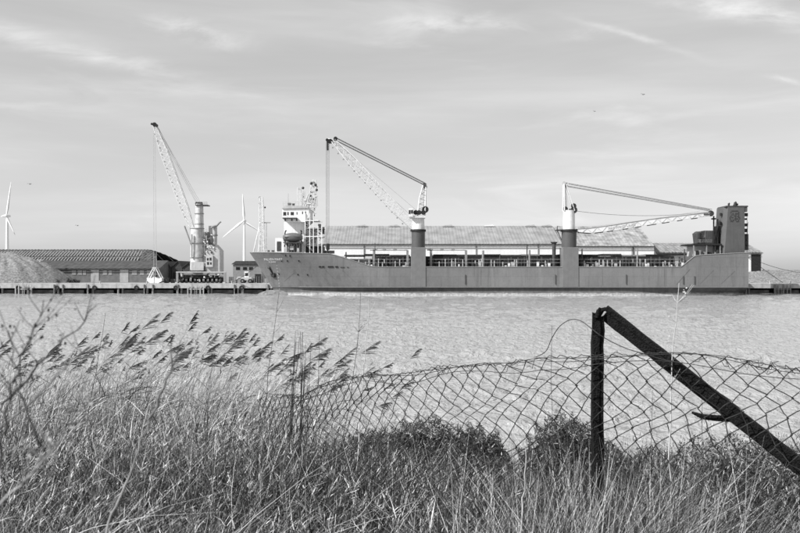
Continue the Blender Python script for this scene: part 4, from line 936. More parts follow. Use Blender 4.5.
b = MB(); b.add([(-400, -300, 3.2), (400, -300, 3.2), (400, -2.9, 3.2), (-400, -2.9, 3.2), (-400, 3.5, 3.2), (-15.9, 3.5, 3.2), (-15.9, -2.9, 3.2), (400, 3.5, 3.2), (15.9, 3.5, 3.2), (15.9, -2.9, 3.2), (-400, 14, -.6), (-15.9, 14, -.6), (400, 14, -.6), (15.9, 14, -.6)],
      [(0, 1, 2, 3), (3, 6, 5, 4), (9, 2, 7, 8), (4, 5, 11, 10), (8, 7, 12, 13)]); b.build('bank', M_soil, kind='structure')

# grass blades
gshade = [(.80, .08), (.48, .1), (.15, .1), (.055, .1), (.022, .08), (.008, .05)]
GM = [mat('grass_%s' % n_, v, .7, 0, trans=t_, spec=.25) for n_, (v, t_) in zip(('bleached', 'straw', 'hay', 'green', 'shade_green', 'dead_dark'), gshade)]
def blades(x, y, h, lean, bend, az, w, shade, nseg=4, z0=None):
    """ribbon blades; lean/bend in metres sideways at the tip along azimuth az"""
    n = len(x); z = ground_z(x, y) if z0 is None else z0
    s = np.linspace(0, 1, nseg+1)[None, :]; d = (lean[:, None]*s+bend[:, None]*s**2.6)
    px = x[:, None]+np.cos(az)[:, None]*d; py = y[:, None]+np.sin(az)[:, None]*d
    dr = np.clip(bend[:, None]/h[:, None], 0, 1.2); pz = z[:, None]+h[:, None]*(s-.32*dr*s**3)
    wa = rs.uniform(-.9, .9, n); wx = np.cos(wa)[:, None]; wy = np.sin(wa)[:, None]
    ww = w[:, None]*.5*np.clip(1.15-s**1.8, .12, 1)
    A = np.stack([px-wx*ww, py-wy*ww, pz], -1); Bv = np.stack([px+wx*ww, py+wy*ww, pz], -1)
    V = np.stack([A, Bv], 2).reshape(-1, 3)
    k = (np.arange(n)[:, None]*(nseg+1)+np.arange(nseg)[None, :])*2
    q = np.stack([k, k+1, k+3, k+2], -1).reshape(-1, 4); return V, q, np.repeat(shade, nseg)
def join(name, parts, label, cat='grass'):
    Vs, qs, ms = [], [], []; off = 0
    for V, q, m_ in parts: Vs.append(V); qs.append(q+off); ms.append(m_); off += len(V)
    o = raw_mesh(name, np.concatenate(Vs), np.concatenate(qs), GM, np.concatenate(ms)); tag(o, label, cat, kind='stuff'); return o
def field(n, y0, y1, spread=.62):
    y = rs.uniform(y0**1.3, y1**1.3, n)**(1/1.3); x = rs.uniform(-1, 1, n)*(y*spread+.25); return x, y
def clump(x, y): return .5+.5*np.sin(x*3.7+1.3*np.sin(y*2.9))*np.sin(y*4.3+1.7*np.sin(x*2.3)+.7)
def hgt(x, y):
    """height the canopy reaches, metres above ground, so the skyline of grass dips and humps as along this bank"""
    px = CX+x/y*F
    return np.interp(px, [-200, 60, 200, 300, 400, 470, 515, 560, 610, 700, 900], [.60, .60, .60, .60, .60, .60, .50, .56, .54, .60, .58])
parts = []
def sh(p, n): return rs.choice(6, n, p=p)
def thin(x, y, lo=.12):
    c = clump(x, y); k = rs.rand(len(x)) < lo+(1-lo)*np.clip(c*1.6, 0, 1); return x[k], y[k], c[k]
x, y = field(180000, 1.7, 6.2); x, y, c = thin(x, y); n = len(x)
H = hgt(x, y)*(.22+.80*rs.beta(1.6, 1.6, n))*(.62+.46*c)*np.interp(y, [1.6, 3.0, 3.4], [1.22, 1.16, 1.0])
az = np.where(rs.rand(n) < .72, rs.normal(.1, .7, n), rs.uniform(0, 6.28, n))
patch = .5+.5*np.sin(x*1.9+2*np.sin(y*1.4)+.6)*np.sin(y*2.3+x)
dark = rs.rand(n) < .62+.5*(patch-.5)
shade = np.where(dark, sh([0, .02, .13, .25, .3, .3], n), sh([.17, .3, .33, .15, .05, 0], n))
tuft = .34+.34*np.sin(x*2.7+1.9*np.sin(y*3.1))*np.cos(y*2.1+.8)
parts.append(blades(x, y, H, H*(tuft+rs.normal(0, .42, n)), H*rs.normal(.15, .75, n), az, rs.uniform(.0016, .0034, n), shade, 3))
x, y = field(26000, 1.6, 6.2); n = len(x); H = rs.uniform(.15, .45, n)+hgt(x, y)*.35; az = rs.uniform(0, 6.28, n)      # short tangled underlayer
parts.append(blades(x, y, H, H*rs.uniform(.2, 1.2, n), H*rs.uniform(.2, 1.0, n), az, rs.uniform(.003, .006, n), sh([.05, .1, .15, .2, .25, .25], n)))
x, y = field(5600, 1.7, 6.0); n = len(x); H = hgt(x, y)*rs.uniform(.85, 1.22, n)*np.interp(y, [1.6, 3.0, 3.4], [1.14, 1.1, 1.0]); az = rs.normal(.0, .5, n)
parts.append(blades(x, y, H, H*rs.uniform(-.15, .8, n), H*rs.uniform(0, .5, n), az, rs.uniform(.0016, .0028, n), sh([.28, .25, .17, .1, .1, .1], n), 5))
x, y = field(160, 1.7, 3.4); n = len(x); H = rs.uniform(.6, .98, n); az = rs.normal(.1, .6, n)
parts.append(blades(x, y, H, H*rs.uniform(.1, .9, n), H*rs.uniform(0, .9, n), az, rs.uniform(.0025, .0048, n), sh([.3, .4, .3, 0, 0, 0], n), 7))
n = 7000; x = rs.normal(.70, .26, n); y = rs.uniform(2.3, 2.93, n); H = rs.uniform(.4, .98, n); az = rs.normal(.1, 1.2, n)      # tussock at the post
parts.append(blades(x, y, H, H*rs.uniform(.0, .5, n), H*rs.uniform(0, .5, n), az, rs.uniform(.0015, .003, n), sh([.1, .17, .17, .18, .19, .19], n)))
x, y = field(150000, 1.8, 6.2); n = len(x); z0 = ground_z(x, y)+hgt(x, y)*rs.uniform(.25, .98, n); ln = rs.uniform(.02, .10, n)      # leaf ends, bent tips and seed bits through the canopy
parts.append(blades(x, y, ln*rs.normal(.15, .6, n), ln*rs.uniform(.2, 1, n), ln*rs.uniform(-.4, .6, n), rs.uniform(0, 6.28, n), rs.uniform(.0018, .0042, n), sh([.12, .14, .11, .13, .23, .27], n), 2, z0))
n = 26000; x = rs.uniform(-1.6, 1.9, n); y = rs.uniform(3.6, 5.2, n); px = CX+x/y*F; zt = CZ+(HY-np.interp(px, [-50, 390, 430, 480, 506, 516, 530, 545, 565, 590, 612, 640, 690, 720, 800, 900], [415, 424, 426, 432, 440, 446, 441, 434, 428, 434, 450, 453, 449, 446, 450, 456]))/F*y
ok = zt-ground_z(x, y) > .25; x, y, zt = x[ok], y[ok], zt[ok]; n = len(x); H = (zt-ground_z(x, y))*rs.uniform(.5, 1.0, n)        # low dense growth giving the dark humped skyline
H *= .9; parts.append(blades(x, y, H, H*rs.uniform(-.1, .5, n), H*rs.normal(.1, .5, n), rs.normal(.1, 1.4, n), rs.uniform(.002, .0045, n), sh([.05, .08, .12, .2, .28, .27], n)))
x, y = field(1500, 1.9, 5.5); n = len(x); H = hgt(x, y)*rs.uniform(.4, .95, n)      # some broader leaves, bent over
parts.append(blades(x, y, H, H*rs.uniform(0, .6, n), H*rs.uniform(.2, 1.3, n), rs.normal(.2, 1.3, n), rs.uniform(.005, .009, n), sh([.15, .2, .2, .2, .15, .1], n), 6))
x, y = field(2600, 2.0, 6.0); n = len(x); H = hgt(x, y)*rs.uniform(.85, 1.12, n); le = H*rs.uniform(.1, .6, n); az = rs.normal(0, .5, n)      # flowering stems with ragged seed heads
parts.append(blades(x, y, H, le, H*0, az, np.full(n, .0018), sh([.2, .3, .2, .1, .1, .1], n), 3))
for r_i in range(7):
    f = rs.uniform(.84, 1.02, n); parts.append(blades(x+np.cos(az)*le*f, y+np.sin(az)*le*f, rs.uniform(.008, .03, n), rs.uniform(-.01, .03, n), rs.uniform(0, .012, n), az+rs.normal(0, .8, n), rs.uniform(.002, .0045, n), sh([.2, .25, .2, .1, .15, .1], n), 2, ground_z(x, y)+H*f))
join('grass', parts, 'tall dry windblown grass covering the whole near bank')
# slope vegetation: pale reed leaves and stems behind, thick on the left
n = 3600; y = rs.uniform(5.0, 8.5, n); px = 400-rs.beta(1.5, 1.3, n)*470+rs.normal(0, 15, n)+20; x = (px-400)/F*y
ok = rs.rand(n) < np.interp(px, [-100, 290, 330, 390, 420], [1, 1, .5, .25, 0]); x, y = x[ok], y[ok]; px = px[ok]; n = len(x)
wob = 9*np.sin(px*.071+1)+7*np.sin(px*.19)+5*np.sin(px*.43)
top = np.interp(px, [-100, 0, 60, 150, 300, 420], [350, 350, 352, 354, 362, 376])+np.abs(rs.normal(0, 42, n))+wob
zt = CZ+(HY-top)/F*y; H = np.clip(zt-ground_z(x, y), .35, 2.3); az = np.where(rs.rand(n) < .6, rs.normal(0, .6, n), rs.uniform(0, 6.28, n))
parts = [blades(x-H*.15, y, H, H*rs.uniform(.0, .35, n), H*rs.uniform(0, .25, n), az, rs.uniform(.0018, .0042, n), sh([.18, .14, .08, .1, .22, .28], n), 6)]
m_ = 6500; k = rs.randint(0, n, m_); f = rs.uniform(.35, .97, m_); ln = rs.uniform(.05, .22, m_); az = np.where(rs.rand(m_) < .7, rs.normal(0, .7, m_), rs.uniform(0, 6.28, m_))   # loose leaves up the stems
x2 = x[k]-H[k]*.15+H[k]*.2*f+rs.normal(0, .04, m_); y2 = y[k]+rs.normal(0, .05, m_); z2 = ground_z(x[k], y[k])+H[k]*f*.97
parts.append(blades(x2, y2, ln*rs.uniform(.1, .9, m_), ln*rs.uniform(.4, 1, m_), ln*rs.uniform(0, .5, m_), az, rs.uniform(.0025, .0055, m_), sh([.17, .2, .17, .16, .15, .15], m_), 3, z2))
join('reed_bed', parts, 'thick bed of pale reed stems and leaves on the slope at left', 'reeds')

# ------------------------------------------------------------------ single reeds with feathery plumes
M_plume = mat('reed_plume', .045, .9, .4, 40, trans=.15); M_stalk = mat('reed_stalk', .30, .6, .4, 12, trans=.1); M_leafp = mat('reed_leaf', .22, .6, .5, 15, trans=.3); M_stalkd = mat('dark_stalk', .05, .7, .4, 12)
def reed_proto(seed, h=1.0):
    r_ = random.Random(seed); root = empty('reed', (0, 0, 0), 'reed', 'reed')
    L_ = [Vector((h*(.20*t**1.5+.12*t**7), h*.02*math.sin(5*t+seed), h*(t-.05*t**7))) for t in [i/9 for i in range(10)]]
    MB().tube(L_, [.0018-.0010*i/9 for i in range(10)], 4).build('stalk', M_stalk, root)
    for k in range(r_.choice((2, 3, 3))):
        t = r_.uniform(.35, .8); i = int(t*9); p = L_[i]; ln = r_.uniform(.22, .4); a = r_.uniform(-.7, .7) if r_.random() < .8 else r_.uniform(2.5, 3.8); up = r_.uniform(.25, .9)
        q = MB(); vs = []
        for j in range(6):
            s = j/5; c = p+Vector((math.cos(a)*ln*s, math.sin(a)*ln*s, ln*(up*s-.75*s*s))); w = .0035*(1-s)**.6*min(1, .3+s*3); vs += [c+Vector((0, w*.4, w)), c-Vector((0, w*.4, w))]
        q.add(vs, [(2*j, 2*j+1, 2*j+3, 2*j+2) for j in range(5)]); q.build('leaf', M_leafp, root)
    # plume: thin branchlets sweeping off to the right of the bent tip
    q = MB(); tip = L_[-1]; dr = (L_[-1]-L_[-2]).normalized(); ln = r_.uniform(.06, .12)
    nb = (20, 13, 17)[seed % 3]
    for k in range(nb):
        f = k/nb; base = tip+dr*ln*f*.9-Vector((0, 0, .08*f*f*ln)); bl = ln*(.62-.42*f)*r_.uniform(.7, 1.15); a = r_.uniform(-.5, .5)
        v1 = (dr*.9+Vector((.45+r_.uniform(-.4, .7), math.sin(a)*.7, r_.uniform(-.7, .4)))).normalized(); vs = []
        for j in range(5):
            s = j/4; c = base+v1*bl*s-Vector((0, 0, .16*bl*s*s)); w = (.0005+.0013*math.sin(PI*min(1, s*1.05)))*r_.uniform(.5, 1.5); vs += [c+Vector((0, w*.5, w)), c-Vector((0, w*.5, w))]
        q.add(vs, [(2*j, 2*j+1, 2*j+3, 2*j+2) for j in range(4)])
    q.build('plume', M_plume if seed % 3 else mat('pale_reed_plume', .13, .9, .4, 40, trans=.3), root); return root
protos = [reed_proto(s) for s in range(7)]
clusters = [   # (px, py of plume, spread x, spread y, count, label)
    (22, 348, 14, 8, 10, 'reed plume in the thicket at the left edge'),
    (66, 341, 9, 8, 13, 'reed plume in the second dense tuft'),
    (96, 342, 7, 6, 5, 'drooping reed plume between second and third tufts'),
    (120, 339, 6, 7, 9, 'reed plume in the narrow tuft left of the broadest'),
    (152, 335, 14, 8, 20, 'reed plume in the broadest tuft left of centre'),
    (178, 328, 3, 4, 3, 'reed plume just right of the broadest tuft'),
    (160, 313, 3, 2, 1, 'tallest reed with curled plume above the broadest tuft'),
    (206, 334, 8, 9, 10, 'reed plume in the tuft under the harbour crane'),
    (214, 318, 5, 3, 2, 'tall small reed plume above the tuft under the crane'),
    (246, 336, 10, 8, 13, 'reed plume in the tuft under the ship stem'),
    (247, 319, 2, 2, 1, 'tall single reed rising above the tuft under the ship stem'),
    (278, 342, 10, 8, 11, 'reed plume just left of the bundled dark stalks'),
    (306, 346, 9, 9, 15, 'reed plume in the tuft crowding the bundled stalks'),
    (333, 352, 7, 6, 6, 'drooping reed plume right of the bundled stalks'),
    (360, 350, 8, 6, 8, 'reed plume in the rightmost tuft before the mesh'),
    (384, 366, 9, 6, 3, 'short reed drooping behind the left end of the mesh'),
    (452, 352, 1, 1, 1, 'lone thin reed tip showing above the sagging fence mesh')]
used = set(); ORD = 'first second third fourth fifth sixth seventh eighth ninth tenth eleventh twelfth thirteenth fourteenth fifteenth sixteenth seventeenth eighteenth nineteenth twentieth'.split()
ORD += ['twenty-'+w for w in ORD[:9]]+['thirtieth']+['thirty-'+w for w in ORD[:5]]
for px, py, sx, sy, n, lab in clusters:
    n = int(n*1.5) if n > 3 else n
    heads = sorted((px+rnd.gauss(0, sx*.75), py+4+rnd.gauss(0, sy*1.15)+(0 if n < 4 else abs(rnd.gauss(0, 5)))) for k in range(n))
    for k, (a, c) in enumerate(heads):
        yy = rnd.uniform(5.8, 8.4) if px < 370 else rnd.uniform(6.5, 7.5)
        pt = P(a, c, yy); bx_ = pt.x
        for _ in range(3):
            gz = float(ground_z(bx_, yy)); h_ = pt.z-gz; bx_ = pt.x-.34*h_
        pi = rnd.randrange(7); src = protos[pi]
        o = src if pi not in used else copy_tree(src)
        used.add(pi); o.location = (bx_, yy, gz-.02)
        u_ = rnd.uniform(.8, 1.15); o.scale = (h_*u_, rnd.uniform(.8, 1.1)*h_, h_); o.rotation_euler = (rnd.uniform(-.04, .04), rnd.gauss(.02, .13), rnd.gauss(0, .6))
        tag(o, (ORD[k]+' '+lab+(', counted from the left' if n > 3 else '')) if n > 1 else lab, 'reed', 'reeds with dark plumes on the bank')
for i in range(7):
    if i not in used: pass

# tall dry weeds standing alone
def weed(px0, py0, px1, py1, Y, r, m_, label, twigs=6, tw=.12, leafy=0, seed=1, curve=0.0, name='dry_weed', up=False, cat='weed'):
    r_ = random.Random(seed); top = P(px1, py1, Y); bx_ = X_(px0, Y); gz = float(ground_z(bx_, Y)) if py0 is None else Z_(py0, Y)
    bot = Vector((bx_, Y, gz)); root = empty(name, bot, label, cat)
    n = 12; pts = []
    for i in range(n+1):
        s = i/n; p = bot.lerp(top, s); p.x += curve*math.sin(PI*s)+r_.uniform(-.004, .004); p.y += r_.uniform(-.006, .006); pts.append(p)
    MB().tube(pts, [r*(1-.65*i/n) for i in range(n+1)], 5).build('stem', m_, root)
    for k in range(twigs):
        s = r_.uniform(.4, 1.0); p = pts[int(s*n)]; a = r_.choice((-1, 1))*r_.uniform(.3, .9); ln = tw*r_.uniform(.5, 1.3)
        e = p+Vector((math.sin(a)*ln, r_.uniform(-.3, .3)*ln, math.cos(a)*ln)); mid = p.lerp(e, .5)+Vector((0, 0, -.08*ln))
        q = MB(); q.tube([p, mid, e], [r*.4, r*.3, r*.2], 4); tg = q.build('twig', m_, root)
        if leafy:
            q = MB()
            for j in range(leafy):
                c = p.lerp(e, r_.uniform(.4, 1.05))+Vector((r_.uniform(-1, 1), r_.uniform(-1, 1), r_.uniform(-1, 1)))*.12*ln; s2 = r_.uniform(.3, 1)*.05*ln+.0012
                d = Vector((r_.uniform(-1, 1), r_.uniform(-1, 1), r_.uniform(-1, 1))).normalized(); u = d.orthogonal().normalized()
                q.add([c-d*s2, c-u*s2*.6, c+d*s2, c+u*s2*.6], [(0, 1, 2, 3)])
            q.build('dry_leaf', m_, tg)
    return root
weed(672, 520, 679, 283, 2.9, .0035, mat('pale_stem', .5, .6, .2, 20), 'tall pale weed stalk crossing in front of the slanting brace', 12, .07, 2, 3, -.02)
weed(603-50, None, 551, 326, 3.3, .002, M_stalkd, 'thin dark weed stem poking through the mesh left of the post', 4, .06, 1, 4)
weed(262, None, 279, 292, 4.4, .003, M_stalkd, 'slender dark weed reaching up to the ship bow', 7, .14, 1, 5, -.03)
weed(318, None, 361, 292, 4.6, .003, M_stalkd, 'leaning dotted weed stalk reaching the hull right of the bow', 9, .08, 3, 6, .05)
weed(357, 470, 369, 300, 3.9, .0035, mat('pale_stem', .5), 'upright pale stalk beside the left end of the mesh', 6, .06, 1, 7)
weed(66, None, 106, 313, 4.2, .0028, M_stalkd, 'leaning dark stalk with forked tip right of the left thicket', 5, .07, 2, 8)
weed(310, None, 320, 335, 4.0, .0025, M_stalkd, 'short dark stalk in the grass near the bundled stalks', 6, .06, 3, 9)
weed(520, 540, 527, 440, 2.6, .003, mat('pale_stem', .5), 'bleached stalk standing in the grass below the mesh sag', 5, .05, 1, 10)
weed(713, None, 700, 372, 3.2, .002, M_stalkd, 'fine dark weed tangled in mesh below the brace', 7, .07, 3, 12)
weed(648, None, 652, 390, 3.3, .002, M_stalkd, 'fine dark weed in the mesh right of the iron post', 7, .08, 3, 13)
# bundle of dark stalks at 298
t = empty('stalk_bundle', (X_(296, 4.3), 4.3, float(ground_z(X_(296, 4.3), 4.3))), 'upright bundle of dark dead stalks in the middle of the reeds', 'dead stalks')
for k in range(13):
    a = 294+rnd.uniform(-5, 8); q = MB(); p0 = Vector((X_(a, 4.3), 4.3+rnd.uniform(-.05, .05), 3.4)); p1 = P(a+rnd.uniform(-3, 9), 330+rnd.uniform(0, 35), 4.3); q.tube([p0, p0.lerp(p1, .5)+Vector((rnd.uniform(-.03, .02), 0, 0)), p1+Vector((rnd.uniform(0, .03), 0, 0))], [.0034, .0028, .0012], 4); q.build('stalk', M_stalkd if k % 3 else M_plume, t)
# out-of-focus weeds very close to the lens at the left
wm = mat('near_weed', .07, .7, .3, 10)
weed(-4, 470, 46, 300, 1.0, .0017, wm, 'blurred dark branching weed close to the lens at the left edge', 14, .06, 5, 20, -.01)
weed(2, 405, 98, 305, 1.05, .0018, wm, 'blurred long slanting weed stem close to the lens, upper left', 5, .05, 3, 21)
weed(-10, 440, 88, 345, 1.1, .0016, mat('near_pale_weed', .16, .7), 'blurred slanting stem crossing the left reeds', 4, .05, 2, 22)
weed(40, 450, 6, 330, 1.0, .0016, wm, 'blurred stem leaning left beside the branching weed', 5, .05, 3, 23)
weed(-12, 520, 60, 440, .8, .0018, mat('near_pale_stem', .34, .7, .2, 15), 'blurred pale dry umbel stem in the lower left corner', 8, .045, 6, 24)
weed(148, 420, 172, 340, 1.3, .0024, mat('near_grey_stem', .14, .7), 'blurred curved grey stem in front of the broad reed tuft', 3, .05, 1, 25, .012)
weed(106, 533, 148, 420, 1.25, .0022, mat('near_straw_stem', .30, .7), 'blurred pale stem rising from the bottom edge left of centre', 1, .03, 0, 26)

# ------------------------------------------------------------------ chain-link fence, iron post and brace
fp = [(-.9, 4.9), (-.45, 4.15), (0, 3.55), (.40, 3.2), (.76, 2.985), (1.05, 2.85), (1.39, 2.68), (1.9, 2.45)]   # plan of the fence line
tp_px = [(-60, 430), (300, 396), (330, 384), (360, 376), (400, 371), (440, 367), (480, 366), (520, 361), (548, 353), (575, 352), (600, 351), (640, 355), (700, 361), (760, 367), (800, 371), (900, 380)]
seg = [math.dist(a, c) for a, c in zip(fp, fp[1:])]; tot = sum(seg); cum = np.concatenate([[0], np.cumsum(seg)])
def fline(s): return np.interp(s, cum, [p[0] for p in fp]), np.interp(s, cum, [p[1] for p in fp])
def ftop(s):
    x, y = fline(s); px = CX+x/y*F; return CZ+(HY-np.interp(px, [a for a, _ in tp_px], [c for _, c in tp_px]))/F*y
fence = empty('chain_link_fence', (.76, 2.985, float(ground_z(.76, 2.985))), 'sagging diamond wire mesh fence strung from the broken black post', 'fence')
dw = .078; dh = .074; hh = 1.22; nrow = int(hh/(dh/2))
def mesh_pt(s, row):
    z = ftop(s)-row*dh/2
    # slack: the mesh bellies and rows slip where it sags
    s2 = s+.030*math.sin(row*.45+s*2.1)+.014*math.sin(row*1.1+s*5); x, y = fline(s2)
    y = y+.03*math.sin(s*4.4+row*.2); z += .012*math.sin(s*7+row*.9)+.014*math.sin(s*2.3+row*.37)
    return Vector((float(x), float(y), float(z)))
nw = int(tot/dw*2)
for k in range(nw):
    s0 = k*dw/2; r_ = random.Random(k); pts = []
    for row in range(0, nrow+1):
        s = s0+(dw/4+.003)*(1 if (row+k) % 2 else -1)
        p = mesh_pt(s, row); p += Vector((r_.uniform(-.004, .004), (.003 if (row+k) % 2 else -.003), r_.uniform(-.004, .004)))
        if row > 0:
            q_ = pts[-1].lerp(p, .5)+Vector((r_.uniform(-.003, .003), 0, r_.uniform(-.002, .003))); pts.append(q_)
        pts.append(p)
    MB().tube(pts, [.0026 if i % 2 == 0 else .0019 for i in range(len(pts))], 4).build('wire', M_wire, fence)
# knuckled selvedge along the top and the slack line wire
q = MB()
for k in range(nw):
    s = k*dw/2; a, c = mesh_pt(s-dw/4, 0), mesh_pt(s+dw/4, 0)
    m_ = a.lerp(c, .5)+Vector((0, 0, rnd.uniform(-.008, .010))); q.tube([a, a.lerp(m_, .6)+Vector((0, 0, .006)), m_, c], .0015, 4)
q.build('selvedge', M_wire, fence)
for off, am, ph in ((.0, .006, 0), (-.004, .012, 1), (-.034, .012, 2)):
    pts = []
    for s in np.linspace(cum[1]*.6, tot, 150):
        p = mesh_pt(s, 0); p.z += off+am*math.sin(s*9+ph); p.y -= .006; pts.append(p)
    MB().tube(pts, .0017, 4).build('line_wire', M_wire, fence)
def pf(px, py, Y): return P(px, py, Y)
def smooth_pts(p, k=6):
    out = []
    for i in range(len(p)-1):
        p0, p1, p2, p3 = p[max(i-1, 0)], p[i], p[i+1], p[min(i+2, len(p)-1)]
        for j in range(k):
            t = j/k; out.append(.5*((2*p1)+(p2-p0)*t+(2*p0-5*p1+4*p2-p3)*t*t+(3*p1-p0-3*p2+p3)*t**3))
    return out+[p[-1]]
MB().tube(smooth_pts([pf(*a) for a in ((536, 357, 3.12), (546, 351, 3.1), (552, 338, 3.08), (560, 326, 3.05), (571, 319.5, 3.03), (581, 321, 3.0), (592, 329, 2.97), (600, 335, 2.945), (612, 342, 2.93), (628, 349, 2.9), (645, 354, 2.86), (665, 360, 2.84), (690, 364, 2.8))]), .0017, 5).build('loose_wire', M_wire, fence)
for k in range(40):
    s = rnd.uniform(.3, tot-.4); p = mesh_pt(s, 0); pts = [p+Vector((rnd.uniform(-.05, .05), -.005, rnd.uniform(-.035, .012))) for _ in range(5)]; pts.sort(key=lambda v: v.x); MB().tube(pts, .0014, 4).build('wire_end', M_wire, fence)
# iron post: two flanges of a rusted channel with a torn top
post = empty('fence_post', (.765, 3.0, float(ground_z(.765, 3.0))), 'upright black rusted post with torn top carrying the mesh', 'post')
def ragged(x0, x1, z0, zt, y0, y1, seed, n=26):
    r_ = random.Random(seed); m_ = MB(); vs = []; 
    for i in range(n+1):
        z = z0+(zt-z0)*i/n; j = lambda a: r_.uniform(-a, a)
        k_ = .0016 if i < n-2 else .004
        vs += [(x0+j(k_), y0+j(k_), z+(j(.012) if i == n else 0)), (x1+j(k_), y0+j(k_), z+(j(.014) if i == n else 0)), (x1+j(k_), y1+j(k_), z+(j(.01) if i == n else 0)), (x0+j(k_), y1+j(k_), z+(j(.012) if i == n else 0))]
    m_.add(vs, [(4*i+k, 4*i+(k+1) % 4, 4*i+4+(k+1) % 4, 4*i+4+k) for i in range(n) for k in range(4)]+[(0, 1, 2, 3), (4*n, 4*n+1, 4*n+2, 4*n+3)]); return m_
Yp = 3.0; xl, xr = X_(593.2, Yp), X_(604.3, Yp); gz = float(ground_z(.765, 3.0))-.1
ragged(xl, xl+.024, gz, Z_(314, Yp), Yp, Yp+.035, 1).build('flange', M_rust, post)
ragged(xl+.0205, xr, gz, Z_(316, Yp), Yp+.006, Yp+.03, 2).build('flange', M_rust, post)
q = MB(); q.tube([P(596.5, 318, Yp), P(598.5, 311, Yp), P(600, 307.5, Yp)], [.010, .009, .003], 5); q.tube([P(599, 316, Yp+.02), P(602, 310, Yp+.02), P(606, 309, Yp+.03)], [.008, .01, .008], 5); q.build('torn_spike', M_rust, post)
brace = empty('fence_brace', P(1000, 622, 2.62), 'heavy black rusted brace slanting down right from the post top', 'brace')
a = P(603.5, 311.2, 3.035); c = P(800, 466.5, 2.76); c = a+(c-a)*1.85
d = (c-a).normalized(); up = Vector((0, 0, 1))-d*d.z; up.normalize(); sd_ = d.cross(up)
def bar(a, c, u0, u1, s0, s1, seed, n=40, tap=None):
    r_ = random.Random(seed); m_ = MB(); vs = []
    for i in range(n+1):
        f = i/n; p = a.lerp(c, f); j = lambda e=.0013: r_.uniform(-e, e)
        for uu, ss_ in ((u0, s0), (u1, s0), (u1, s1), (u0, s1)): vs.append(p+up*(uu+j())+sd_*(ss_+j())+d*(j(.008) if i in (0, n) else 0))
    m_.add(vs, [(4*i+k, 4*i+(k+1) % 4, 4*i+4+(k+1) % 4, 4*i+4+k) for i in range(n) for k in range(4)]+[(0, 1, 2, 3), (4*n, 4*n+1, 4*n+2, 4*n+3)]); return m_
bar(a+d*.004, c, .008, .026, -.025, .022, 3).build('flange', M_rust, brace)
bar(a+d*.012, c, -.0265, .0095, .004, .016, 4).build('web', M_rust, brace)
bar(a+d*.0, c, -.030, -.018, -.02, .0, 5).build('lower_lip', M_rust, brace)
br_ = tag(MB().tube([P(692, 412.5, 2.86), P(702, 416.5, 2.86), P(716, 418, 2.86), P(730, 418.5, 2.86), P(744, 424, 2.86), P(760, 433, 2.86)], [.004, .0105, .0115, .013, .015, .016], 7).build('broken_branch', M_rust), 'black broken branch stub caught in the mesh below the brace', 'branch')

# ------------------------------------------------------------------ dark scrub behind the fence
def lump(c, r, seed, nu=34, nv=20):
    """knobbly rounded mass"""
    r_ = np.random.RandomState(seed); dirs = r_.normal(size=(14, 3)); dirs /= np.linalg.norm(dirs, axis=1)[:, None]; vs = []; m_ = MB()
    for a in range(nv+1):
        p = PI*a/nv
        for b_ in range(nu):
            t_ = 2*PI*b_/nu; d_ = np.array((math.sin(p)*math.cos(t_), math.sin(p)*math.sin(t_), math.cos(p))); k = .84+.04*math.sin(5*d_[0]+seed)*math.sin(6*d_[2]+seed*2)+.05*math.sin(11*d_[0]+9*d_[2])+.13*np.max(np.clip((dirs@d_-.72)/.28, 0, 1)*np.linspace(.6, 1.2, 14))+r_.uniform(-.03, .03)*(0 < a < nv)
            vs.append((c[0]+r[0]*k*d_[0], c[1]+r[1]*k*d_[1], c[2]+r[2]*k*d_[2]))
    m_.add(vs, [(a*nu+b_, (a+1)*nu+b_, (a+1)*nu+(b_+1) % nu, a*nu+(b_+1) % nu) for a in range(nv) for b_ in range(nu)], True); return m_
M_rock = mat('bramble_growth', .022, .95, .6, 9, bump=1.0, bscale=22, spec=.1)
LM = [M_scrub, mat('scrub_leaf', .09, .7, trans=.1), mat('scrub_pale_leaf', .2, .6, trans=.1), mat('scrub_dry_leaf', .4, .6, trans=.1)]
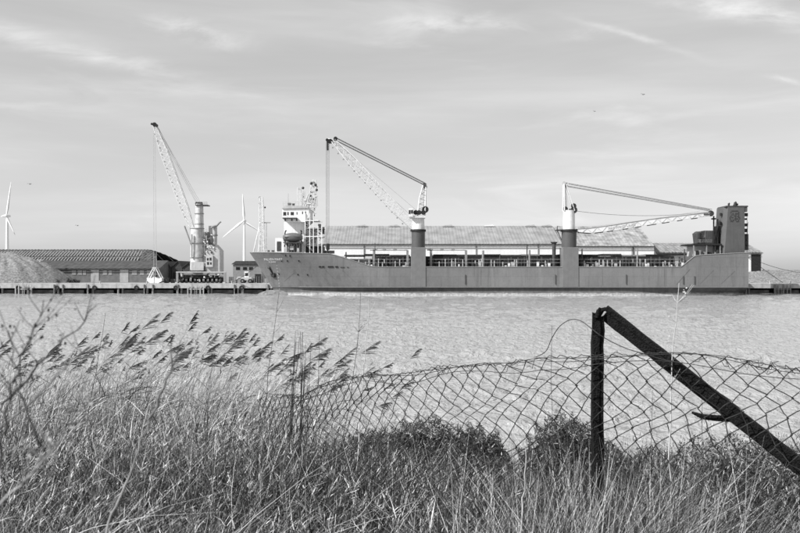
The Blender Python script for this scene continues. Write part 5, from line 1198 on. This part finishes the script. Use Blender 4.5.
for i, (px, py, Y, rx, rz, lab) in enumerate(((566, 415, 4.6, .29, .46, 'dark rounded bramble bush just left of the iron post'), (424, 419, 4.9, .36, .40, 'dark bramble bush behind the left part of the sagging mesh'), (474, 427, 4.8, .24, .36, 'dark bramble bush in the gap between the two larger ones'), (375, 430, 5.1, .3, .3, 'leftmost dark bramble bush behind the mesh end'), (609, 444, 4.3, .10, .25, 'small dark bramble bush behind the foot of the iron post'), (722, 437, 4.1, .34, .34, 'low bramble bush under the slanting brace'), (655, 450, 4.2, .2, .25, 'low bramble bush between the post and the branch stub'), (785, 447, 4.0, .28, .3, 'low bramble bush at the right edge behind the brace'))):
    c = P(px, py+2, Y)-Vector((0, 0, rz)); g0 = float(ground_z(c.x, Y)); t = empty('bush', (c.x, Y, g0), lab, 'bush')
    kk = .93 if i < 5 else .72; lump(c, (rx*kk, .26*kk, rz*kk), 60+i).build('dense_growth', M_rock, t)
    rs2 = np.random.RandomState(90+i); n = 17000 if i < 5 else 12000; d_ = rs2.normal(size=(n, 3)); d_ /= np.linalg.norm(d_, axis=1)[:, None]; p = d_*(rs2.uniform(.84, 1.05, n)+.05*np.sin(d_[:, 0]*9+i)*np.sin(d_[:, 2]*11+2*i)+.07*np.sin(d_[:, 0]*23+d_[:, 2]*17))[:, None]*np.array((rx, .26, rz))+np.array((0, 0, c.z-g0))
    a = rs2.normal(size=(n, 3)); a[:, 2] += .8; a /= np.linalg.norm(a, axis=1)[:, None]; b_ = np.cross(a, rs2.normal(size=(n, 3))); b_ /= np.linalg.norm(b_, axis=1)[:, None]; sz = rs2.uniform(.005, .020, n)[:, None]
    V = np.stack([p-a*sz, p-b_*sz*.22, p+a*sz, p+b_*sz*.22], 1).reshape(-1, 3); mi = rs2.choice([0, 0, 0, 0, 0, 0, 1, 1, 1, 1, 2, 2, 3] if i < 5 else [0, 0, 1, 1, 2, 2, 3], n)
    o = raw_mesh('foliage', V, np.arange(n*4).reshape(-1, 4), LM, mi); o.parent = t
    if i < 5:
        for k in range(9):
            a = rnd.uniform(-1, 1); e = Vector((c.x+a*rx*1.0, Y+rnd.uniform(-.2, .0), c.z+rz*math.sqrt(max(0, 1-a*a))*rnd.uniform(.9, 1.06))); MB().tube([Vector((c.x+a*rx*.6, Y-.25, g0)), Vector((c.x+a*rx*.9, Y-.27, c.z)), e], [.004, .003, .0012], 4).build('stem', M_stalkd, t)

# ------------------------------------------------------------------ gulls
for px, py, Y, s, lab in ((643.2, 94.5, 110, .9, 'small gull in flight, upper of the two at right'), (594.5, 111.3, 140, .8, 'small gull in flight, lower left of the other gull'), (30, 184, 90, .6, 'tiny dark gull gliding near the left wind turbine'), (77.5, 225.5, 110, .6, 'tiny dark gull low above the striped shed roof')):
    c = P(px, py, Y); t = empty('gull', c, lab, 'gull', 'gulls in the sky')
    MB().ball(c, (.22*s, .07, .07), 8, 6).build('body', M_grey, t)
    for sg in (-1, 1):
        MB().add([c+Vector((-.06*s, 0, 0)), c+Vector((.08*s, 0, 0)), c+Vector((.0+sg*.25*s, sg*.1, .10*s)), c+Vector((sg*.48*s, sg*.2, -.02)), c+Vector((sg*.26*s-.1*s, sg*.12, .12*s))], [(0, 1, 2, 4), (2, 3, 4)]).build('wing', M_dark, t)
